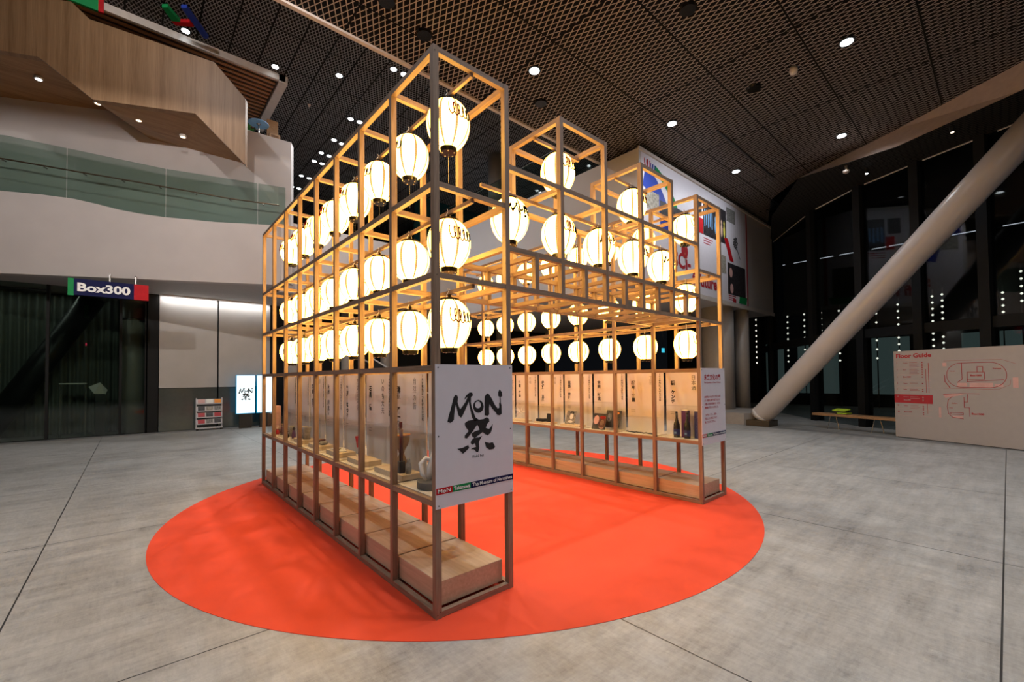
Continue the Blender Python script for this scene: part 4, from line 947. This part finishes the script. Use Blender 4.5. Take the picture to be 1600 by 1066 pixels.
LB = [('高輪 太郎', '祭', 'a white looping sculpture', False), ('池辺 晋一郎', '自然の音', 'a brown hourglass drum and shamisen', False), ('石黒 浩', 'いのち大夫', 'a red cup on a stand', True), ('宇賀 なつみ', '方丈記文化', 'white folded papers', False), ('片岡 龍太郎', '話芸', 'a dark woven bowl', False),
      ('藤原 真理', '音', 'two grey stone cups', False), ('', '', 'small dark figurines', False), ('', '', 'dolls and a pink box', False)]
for j, (a, b, c, k) in enumerate(RB): exhibit(6, j, a, b, c, k)
for j, (a, b, c, k) in enumerate(LB): exhibit(0, j, a if a else ' ', b if b else ' ', c, k)
def case_box(base, j, h, label, ya=.10, yb=.07, xa=.058, xb_=.285):
    X0, X1 = base * w + xa, base * w + xb_; Y0, Y1 = j * w + ya, (j + 1) * w - yb + .03; zb = ZS + .005
    mb = MB((X0, Y0, zb)); T = .004
    mb.box(X0, X0 + T, Y0, Y1, zb, zb + h).box(X1 - T, X1, Y0, Y1, zb, zb + h).box(X0 + T, X1 - T, Y0, Y0 + T, zb, zb + h).box(X0 + T, X1 - T, Y1 - T, Y1, zb, zb + h).box(X0, X1, Y0, Y1, zb + h, zb + h + T)
    tag(mb.obj('acrylic_case', M['g_clear']), label, 'display case', 'acrylic cases on the shelf')
    return X0, X1, Y0, Y1
def riser_box(base, j, h, label, x0=.09, x1=.26, ya=.14, yb=.08):
    X0, X1 = base * w + x0, base * w + x1; Y0, Y1 = j * w + ya, (j + 1) * w - yb
    tag(MB((X0, Y0, ZS)).box(X0, X1, Y0, Y1, ZS + .005, ZS + .005 + h).obj('wooden_riser', M['riser'], bevel=.002), label, 'stand', 'wooden risers on the shelf')
    return (X0 + X1) / 2, (Y0 + Y1) / 2, ZS + .005 + h
for base, wing, rng in ((0, 'left', range(8)), (6, 'right', range(6))):
    for j in rng:
        hh = {0: .36, 1: .40, 2: .34}.get(j, .30) if base == 0 else [.40, .22, .40, .38, .28, .36][j]
        lb = 'clear acrylic case on the %s wing shelf, %s bay from the front' % (wing, ORD[j])
        case_box(base, j, hh, lb, ya=.012 if (base == 0 and j == 1) else .09)
def label_riser(wing, j): return 'low pale wooden riser on the %s wing shelf, %s bay from the front' % (wing, ORD[j])
R = {}
for j in (1, 2, 3, 4, 5): R[('L', j)] = riser_box(0, j, .045, label_riser('left', j), ya=.02 if j == 1 else .14)
for j in (3, 4, 5): R[('R', j)] = riser_box(6, j, .03, label_riser('right', j))

# ---- left wing, nearest bay: disc with white sculpture, drum, shamisen
zs = ZS + .006
o_ = (.17, .33, zs)
t = thing('white_sculpture', o_, 'white looping sculpture on a dark round base, in the nearest left bay', 'sculpture')
MB(o_).lathe((.17, .33, zs), [(.104, 0), (.108, .006), (.108, .046), (.104, .052)], 40).obj('round_base', M['disc'], t, True)
MB(o_).tube([(0.130, 0.345, zs + .05), (0.110, 0.365, zs + .10), (0.110, 0.385, zs + .17), (0.140, 0.365, zs + .21), (0.180, 0.345, zs + .19), (0.210, 0.315, zs + .12), (0.190, 0.305, zs + .06)], [.010, .016, .018, .015, .02, .016, .01], 10).obj('loop', M['white'], t, True)
MB(o_).tube([(0.150, 0.345, zs + .05), (0.170, 0.355, zs + .14), (0.190, 0.335, zs + .24), (0.210, 0.315, zs + .28)], [.02, .026, .02, .006], 10).obj('figure', M['white'], t, True)
x, y, z = R[('L', 1)]
o_ = (x + .02, y - .04, z)
t = thing('hourglass_drum', o_, 'brown hourglass-shaped drum body on the nearest riser of the left wing', 'drum')
MB(o_).lathe(o_, [(.055, 0), (.05, .05), (.032, .10), (.02, .13), (.028, .16), (.052, .20), (.066, .25), (.068, .29)], 24).obj('body', M['brown'], t, True)
MB(o_).tube([(o_[0] + .068 * math.cos(a * .314), o_[1] + .068 * math.sin(a * .314), z + .285) for a in range(21)], .005, 6).obj('rim_ring', M['orange'], t)
o_ = (x - .045, y - .145, z)
t = thing('shamisen_neck', o_, 'dark maroon shamisen neck with a patterned box standing upright on the riser', 'instrument')
MB(o_).tube([(o_[0], o_[1], z + .09), (o_[0] + .01, o_[1] + .010, z + .36)], .0085, 10).obj('neck', M['maroon'], t, True)
MB(o_).tube([(o_[0] + .012, o_[1] - .012, z + .09), (o_[0] + .018, o_[1] - .002, z + .34)], .006, 8).obj('second_neck', M['maroon'], t, True)
MB(o_).obox((o_[0] + .011, o_[1] + .012, z + .375), X_, Y_, Z_, .012, .010, .025).obj('pegbox', M['maroon'], t, bevel=.005)
MB(o_).tube([(o_[0] + .01, o_[1] + .010, z + .34), (o_[0] + .01, o_[1] + .04, z + .345)], .007, 8).obj('tuning_peg', M['black'], t, True)
MB(o_).obox((o_[0] + .006, o_[1], z + .045), X_, Y_, Z_, .026, .026, .045).obj('patterned_box', M['photod'], t, bevel=.003)
o_ = (x - .01, y - .215, z); 
t = thing('stone_figurine', o_, 'small grey standing figurine beside the shamisen neck', 'figurine')
MB(o_).lathe(o_, [(.022, 0), (.024, .05), (.018, .08), (.010, .092), (.014, .105), (.008, .12)], 14).obj('body', M['stone'], t, True)
# ---- second bay: red cup on stand
x, y, z = R[('L', 2)]
o_ = (x, y + .12, z)
t = thing('red_cup', o_, 'tall red cup on a wire stand on the left wing shelf', 'cup')
MB(o_).lathe((o_[0], o_[1], z + .09), [(.022, 0), (.036, .10), (.038, .105)], 24).obj('cup_body', M['redmat'], t, True)
MB(o_).tube([(o_[0] - .03, o_[1] - .02, z), (o_[0] - .02, o_[1], z + .09)], .002, 5).obj('stand_leg', M['steel'], t)
MB(o_).tube([(o_[0] + .03, o_[1] - .02, z), (o_[0] + .02, o_[1], z + .09)], .002, 5).obj('stand_leg', M['steel'], t)
MB(o_).tube([(o_[0], o_[1] + .03, z), (o_[0], o_[1] + .015, z + .09)], .002, 5).obj('stand_leg', M['steel'], t)
MB(o_).tube([(o_[0], o_[1] - .03, z + .095), (o_[0] - .01, o_[1] - .055, z + .09), (o_[0] - .015, o_[1] - .07, z + .11)], .006, 8).obj('handle', M['black'], t, True)
# ---- third: papers
x, y, z = R[('L', 3)]
for k, (dx, dy, rz) in enumerate(((0, .06, .2), (-.02, -.06, -.25))):
    o_ = (x + dx, y + dy, z)
    t = thing('folded_paper', o_, ['white folded paper with black cord, farther one on the left wing shelf', 'white folded paper with black cord, nearer one on the left wing shelf'][k], 'paper')
    c, s = math.cos(rz), math.sin(rz)
    MB(o_).obox((o_[0], o_[1], z + .008), (c, s, 0), (-s, c, 0), (0, .1, 1), .05, .075, .006).obj('sheet', M['paperw'], t, bevel=.003)
    MB(o_).tube([(o_[0] - .05, o_[1] - .06, z + .022), (o_[0], o_[1], z + .030), (o_[0] + .03, o_[1] + .07, z + .022)], .004, 6).obj('cord', M['black'], t)
# ---- fourth: woven bowl + stones
x, y, z = R[('L', 4)]
o_ = (x, y + .06, z)
tag(MB(o_).lathe(o_, [(.04, 0), (.062, .02), (.068, .045), (.06, .047), (.05, .02)], 20, caps=True).obj('woven_bowl', M['maroon'], smooth=True), 'dark woven bowl on a riser of the left wing', 'bowl')
o_ = (x, y - .08, z)
tag(MB(o_).lathe(o_, [(.03, 0), (.05, .015), (.045, .035), (.02, .04)], 14).obj('glass_dish', M['stone'], smooth=True), 'small grey dish beside the dark woven bowl', 'dish')
# ---- fifth: stone cup
x, y, z = R[('L', 5)]
for k, (dy, sc) in enumerate(((.08, 1.0), (-.06, 1.0))):
    o_ = (x, y + dy, z)
    tag(MB(o_).lathe(o_, [(.045 * sc, 0), (.04 * sc, .05 * sc), (.05 * sc, .11 * sc), (.056 * sc, .15 * sc), (.03 * sc, .152 * sc)], 18).obj('stone_cup', M['stone'], smooth=True), 'rough grey stone cup on the left wing, %s one' % ['farther', 'nearer'][k], 'cup')
# ---- sixth, seventh, eighth
def doll(o_, body, head, h, label, cat='figurine'):
    t = thing('figurine', o_, label, cat)
    MB(o_).lathe(o_, [(.026, 0), (.030, h * .25), (.018, h * .62), (.010, h * .68)], 14).obj('body', M[body], t, True)
    MB(o_).lathe((o_[0], o_[1], o_[2] + h * .68), [(.006, 0), (.018, .010), (.020, .022), (.012, .036), (.003, .040)], 14).obj('head', M[head], t, True)
doll((.17, 6.35 * w, zs), 'purplebox', 'photod', .16, 'purple figurine in the seventh left bay')
doll((.12, 6.6 * w, zs), 'black', 'black', .09, 'short black figurine in the seventh left bay')
tag(MB((.2, 6.75 * w, zs)).lathe((.2, 6.75 * w, zs), [(.035, 0), (.04, .14), (.036, .145)], 16).obj('grey_jar', M['stone'], smooth=True), 'grey cylindrical jar in the seventh left bay', 'jar')
doll((.16, 7.25 * w, zs), 'maroon', 'brown', .18, 'tall dark doll in the farthest left bay')
doll((.12, 7.4 * w, zs), 'redmat', 'skin', .10, 'short red doll in the farthest left bay')
doll((.14, 7.52 * w, zs), 'black', 'skin', .12, 'black doll in the farthest left bay')
tag(MB((.2, 7.5 * w, zs)).box(.12, .2, 7.66 * w, 7.88 * w, zs, zs + .40).obj('pink_box', M['pink']), 'plain upright pink box in the farthest left bay', 'box')

# ---- right wing exhibits (outer coordinates)
bx = 6 * w
def bottle(x, y, label):
    o_ = (x, y, zs); t = thing('sake_bottle', o_, label, 'bottle', 'bottles on the right wing shelf')
    MB(o_).lathe(o_, [(.036, 0), (.040, .01), (.040, .13), (.036, .17), (.020, .215), (.014, .25), (.0135, .31)], 24).obj('glass_body', M['bottle'], t, True)
    MB(o_).lathe((x, y, zs + .03), [(.0405, 0), (.0405, .075)], 24, caps=False).obj('bottle_label', M['navybox'], t, True)
    MB(o_).lathe((x, y, zs + .305), [(.0145, 0), (.0145, .025)], 14).obj('cap', M['black'], t, True)
    MB(o_).obox((x - .041, y - .0, zs + .06), X_, Y_, Z_, .001, .014, .012).obj('label_mark', M['lblue'], t)
bottle(bx + .13, .385, 'dark sake bottle with a navy label, the left one on the right wing shelf')
bottle(bx + .11, .235, 'dark sake bottle with a navy label, the right one in front of the boxes')
for (y, mt, lb) in ((.30, 'purplebox', 'tall purple bottle box between the two sake bottles'), (.13, 'navybox', 'tall navy bottle box nearest the right sign board')):
    o_ = (bx + .20, y, zs); t = thing('bottle_box', o_, lb, 'box')
    MB(o_).box(bx + .165, bx + .24, y - .04, y + .04, zs, zs + .34).obj('carton', M[mt], t, bevel=.002); MB(o_).box(bx + .166, bx + .239, y - .039, y + .039, zs + .34, zs + .347).obj('lid', M['paperw'], t)
for k in range(6):
    y = 1.2 * w + k * .075; o_ = (bx + .12 + .02 * (k % 2), y, zs)
    t = thing('carving_tool', o_, 'flat dark tool with a pale handle, %s from the right in the second bay' % ['first', 'second', 'third', 'fourth', 'fifth', 'sixth'][k], 'tool', 'tools laid out on the right wing shelf')
    MB(o_).obox((o_[0], y, zs + .012), (.3, 1, 0), (1, -.3, 0), Z_, .045, .010, .006).obj('blade', M['black'], t); MB(o_).obox((o_[0] + .02, y + .065, zs + .012), (.3, 1, 0), (1, -.3, 0), Z_, .022, .009, .007).obj('handle', M['paperw'], t)
def picture(x, yc, z0, ww, hh, mt, label, parts=()):
    o_ = (x, yc, z0); t = thing('framed_picture', o_, label, 'picture')
    tl = Vector((.35, 0, 1)).normalized(); nr = Vector((-1, 0, .35)).normalized()
    c = Vector((x, yc, z0)) + tl * (hh / 2 + .004)
    MB(o_).obox(c, Y_, nr, tl, ww / 2, .004, hh / 2).obj('board', M[mt], t)
    for nm, m2, u, v, ru, rv in parts:
        P = [c + nr * .005 + Vector((0, -1, 0)) * (u + ru * math.cos(a * .524)) + tl * (v + rv * math.sin(a * .524)) for a in range(12)]
        mb = MB(o_); mb.add(P, [tuple(range(12))]); mb.obj(nm, M[m2], t)
    MB(o_).tube([c - nr * .006 + tl * hh * .3, Vector((c.x + .10, yc, z0 + .002))], .003, 5).obj('easel_leg', M['black'], t)
picture(bx + .085, 2.62 * w, zs, .24, .24, 'photod', 'dark record sleeve with a painted face, the front one in the third bay', (('painted_sky', 'pink', -.06, .02, .05, .07), ('painted_hair', 'maroon', .05, -.01, .07, .09), ('painted_face', 'skin', .05, -.02, .035, .05), ('painted_hat', 'redmat', .05, .06, .055, .025), ('painted_scarf', 'pink', .05, -.085, .045, .025)))
picture(bx + .19, 2.36 * w, zs + .03, .26, .26, 'photod', 'dark record sleeve with an orange sticker, leaning behind the front one', (('orange_sticker', 'orange', .07, .09, .035, .02), ('painted_face', 'photo', -.06, .02, .04, .07)))
x, y, z = R[('R', 3)]
picture(x - .04, y + .04, z, .19, .22, 'photo', 'black and white portrait picture on the fourth right riser', (('painted_face', 'paperw', .02, .02, .035, .055), ('painted_hair', 'ink', .02, .075, .045, .022), ('painted_collar', 'white', .01, -.07, .05, .02)))
x, y, z = R[('R', 4)]
tag(MB((x, y, z)).box(x - .06, x + .06, y + .0, y + .17, z, z + .045).obj('flat_case', M['black'], bevel=.003), 'flat black case lying on the fifth right riser', 'case')
tag(MB((x, y, z)).obox((x, y - .10, z + .07), (0, 1, 0), (1, 0, -.2), (.2, 0, 1), .06, .012, .07).obj('upright_case', M['black'], bevel=.003), 'black case standing upright on the fifth right riser', 'case')
x, y, z = R[('R', 5)]
o_ = (x, y, z); mb = MB(o_)
for k in range(12):
    a = k * PI / 6; e = .14 if k % 2 else .17
    c = Vector((x - .02, y, z + .13)); q = c + Vector((.06 * math.cos(k * 2.1), math.cos(a) * e, math.sin(a) * e * .75)); s_ = Vector((0, -math.sin(a), math.cos(a))) * .012
    mb.add([c - s_, c + s_, q + s_ * .3, q - s_ * .3, c + Vector((-.015, 0, 0))], [(0, 1, 2, 3), (0, 4, 3), (1, 4, 2), (4, 2, 3)])
tag(mb.obj('paper_star', M['white']), 'white star-shaped folded paper form on the sixth right riser', 'sculpture')

# =================================================================== LANTERNS
def shade_mesh(r, h, nm):
    prof = []
    for k in range(19):
        t = k / 18; zz = -h / 2 + h * t
        s = math.sqrt(1 - ((2 * t - 1) * .925) ** 2)
        egg = 1 + .10 * (t - .5)
        prof.append((r * s * egg / 1.01, zz))
    return MB().lathe((0, 0, 0), prof, 40).mesh(nm, M['paper'], True), prof[0][0], prof[-1][0], prof
def cap_mesh(r0, z, up_, nm):
    mb = MB()
    if up_: mb.lathe((0, 0, z), [(r0 * 1.12, -.006), (r0 * 1.12, .010), (r0 * .95, .014), (r0 * .95, .004)], 24)
    else: mb.lathe((0, 0, z), [(r0 * .96, -.030), (r0 * 1.04, -.030), (r0 * 1.10, .004), (r0 * .98, .004)], 24)
    return mb.mesh(nm, M['lacquer'], False)
def cord_mesh(z, top, nm):
    mb = MB()
    for s_ in (-1, 1):
        mb.tube([(.05 * s_, 0, z), (.034 * s_, .004, z + (top - z) * .5), (.010 * s_, 0, top), (.016 * s_, .006, top + .02)], .0032, 5)
    mb.tube([(.018, .01, z + .02), (.03, .012, z + .045), (.012, .012, z + .06), (.0, .01, z + .03)], .003, 5)
    return mb.mesh(nm, M['cord'], False)
KIND = {}
for key, r, h, top in (('tall', .165, .365, .285), ('round', .168, .335, .275)):
    sm, rb, rt, prof = shade_mesh(r, h, 'paper_shade')
    hook = MB().tube([(0, 0, h / 2 + .01), (0, 0, h / 2 + .05)], .012, 8).mesh('hook', M['lacquer'])
    KIND[key] = dict(shade=sm, bottom=cap_mesh(rb, -h / 2, False, 'bottom_ring'), topm=cap_mesh(rt, h / 2, True, 'top_ring'), cord=cord_mesh(h / 2, top - .035, 'hanging_cord'), hook=hook, r=r, h=h, prof=prof)
    mb = MB()
    for a in range(5): mb.tube([(rb * .8 * math.cos(a * 1.257), rb * .8 * math.sin(a * 1.257), -h / 2 - .033), (rb * .8 * math.cos(a * 1.257), rb * .8 * math.sin(a * 1.257), -h / 2 - .028)], .006, 8)
    KIND[key]['stud'] = mb.mesh('bottom_studs', M['cord'])
    KIND[key]['wire'] = MB().tube([(0, 0, -h / 2), (0, 0, -h / 2 - .26)], .0016, 5).mesh('wire', M['steel'])
def surf(kd, u, z, lift=.0025):
    """u: metres around the middle, z height -> point on the shade facing -y at u=0"""
    P = kd['prof']; z = max(P[0][1], min(P[-1][1], z))
    for (ra, za), (rb, zb) in zip(P, P[1:]):
        if z <= zb + 1e-9:
            rr = ra + (rb - ra) * (z - za) / (zb - za); break
    a = -PI / 2 + u / kd['r']; rr += lift
    return Vector((rr * math.cos(a), rr * math.sin(a), z))
MARK = {}
def mark_loops(kd):
    if ('loops', id(kd)) in MARK: return MARK[('loops', id(kd))]
    out = []
    for (mt, n0, n1, sc) in (('red', 0, 3, .095), ('ink_grey', 3.05, 4, .075), ('ink', 4.05, 5, .06)):
        mb = MB(); P = []
        N = int((n1 - n0) * 16)
        for k in range(N + 1):
            q = n0 + (n1 - n0) * k / N; a = q * 2 * PI
            P.append(surf(kd, -.085 + q * .037 - .0145 * math.sin(a), .055 - .004 * q + sc * .52 * math.cos(a)))
        mb.tube(P, .005, 4); out.append(mb.mesh('loop_mark', M[{'red': 'mark_red', 'ink_grey': 'mark_grey', 'ink': 'mark_black'}[mt]]))
    MARK[('loops', id(kd))] = out; return out
def mark_brush(kd):
    if ('brush', id(kd)) in MARK: return MARK[('brush', id(kd))]
    mb = MB(); s = .52
    for P in SHAPES[:2]:
        bm = bmesh.new(); vs = [bm.verts.new((a, b, 0)) for a, b in P]; bm.faces.new(vs); bmesh.ops.triangulate(bm, faces=bm.faces[:]); bm.verts.index_update()
        mb.add([surf(kd, (v.co.x - .33) * s - .02, (v.co.y - 1.35) * s + .055) for v in bm.verts], [tuple(v.index for v in f.verts) for f in bm.faces]); bm.free()
    mb.add([surf(kd, (a - .33) * s - .02, (b - 1.35) * s + .055) for a, b in LO + LI], [(k, (k + 1) % 16, 16 + (k + 1) % 16, 16 + k) for k in range(16)])
    for P in SHAPES[2:]:
        bm = bmesh.new(); vs = [bm.verts.new((a, b, 0)) for a, b in P]; bm.faces.new(vs); bmesh.ops.triangulate(bm, faces=bm.faces[:]); bm.verts.index_update()
        mb.add([surf(kd, (v.co.x - .33) * s + .09, (v.co.y - 1.15) * s + .045) for v in bm.verts], [tuple(v.index for v in f.verts) for f in bm.faces]); bm.free()
    MARK[('brush', id(kd))] = [mb.mesh('brush_mark', M['mark_black'])]; return MARK[('brush', id(kd))]
def mark_text(kd, s):
    k = ('text', id(kd), s)
    if k in MARK: return MARK[k]
    mb = MB(); put_text(mb, s, (0, 0, .14), X_, Z_, .040, -Y_, .09, vertical=True, step=1.05, mapf=lambda p: surf(kd, p.x, p.z))
    MARK[k] = [mb.mesh('vertical_lettering', M['mark_black'])]; return MARK[k]
def lantern(x, y, z, key, label, marks=(), wire=False):
    kd = KIND[key]
    t = thing('paper_lantern', (x, y, z), label, 'lantern', 'white paper lanterns hanging in the gate')
    def part(nm, me, rot=0.0):
        o = bpy.data.objects.new(nm, me); COL.objects.link(o); o.parent = t; o.rotation_euler = (0, 0, rot); return o
    part('paper_shade', kd['shade']); part('bottom_ring', kd['bottom']); part('top_ring', kd['topm']); part('hanging_cord', kd['cord'], .5); part('hook', kd['hook']); part('bottom_studs', kd['stud'], .3)
    if wire: part('wire', kd['wire'])
    for fn, rot in marks:
        for me in fn: part(me.name.split('.')[0], me, rot)
TEX = ['未来文化の門', '伝統芸能祭', '物語の博物館', '百年の文化祭', '高輪の夏祭', '未来文化の門', '伝統芸能祭']
for base, wing in ((0, 'left'), (6, 'right')):
    for lv, z in (('top', 3.455), ('middle', 2.56), ('bottom', 1.955)):
        for j in range(8):
            key = 'tall' if lv == 'top' or j == 0 else 'round'
            kd = KIND[key]; mk = []
            if j == 0: mk = [(mark_loops(kd), .0)]
            elif base == 0:
                mk = [(mark_loops(kd), -PI / 2)] if lv == 'top' else [(mark_text(kd, TEX[(j + (lv == 'middle')) % 7]), -PI / 2)]
            lantern((base + .5) * w + TH / 2, (j + .5) * w + TH / 2, z if lv != 'top' else (3.475 if j == 0 else 3.455 + .012), key,
                    'glowing white paper lantern, %s row of the %s wing, %s from the front' % (lv, wing, ORD[j]), mk, wire=(lv == 'top'))
for i in (1, 2, 3, 4, 5):
    kd = KIND['tall']
    lantern((i + .5) * w + TH / 2, .5 * w + TH / 2, 2.885, 'tall', 'glowing white paper lantern in the bridge, lower row, %s from the left' % ['', 'first', 'second', 'third', 'fourth', 'fifth'][i], [(mark_brush(kd) if i % 2 else mark_loops(kd), .0)])
for i, lb in ((2, 'left'), (4, 'right')):
    lantern((i + .5) * w + TH / 2, .5 * w + TH / 2, 3.475, 'tall', 'glowing white paper lantern in the raised %s turret of the bridge' % lb, [(mark_loops(KIND['tall']), .0)])
# brush logo on the screen display
for ob in [o for o in bpy.data.objects if o.name.startswith('digital_screen')][:1]:
    mb = MB(ob.location); brush_logo(mb, lambda a, b: Vector((1.31 + (a - .33) * .85, 13.830, 1.10 + (b - 1.25) * .95))); mb.obj('brush_logo', M['ink'], ob)
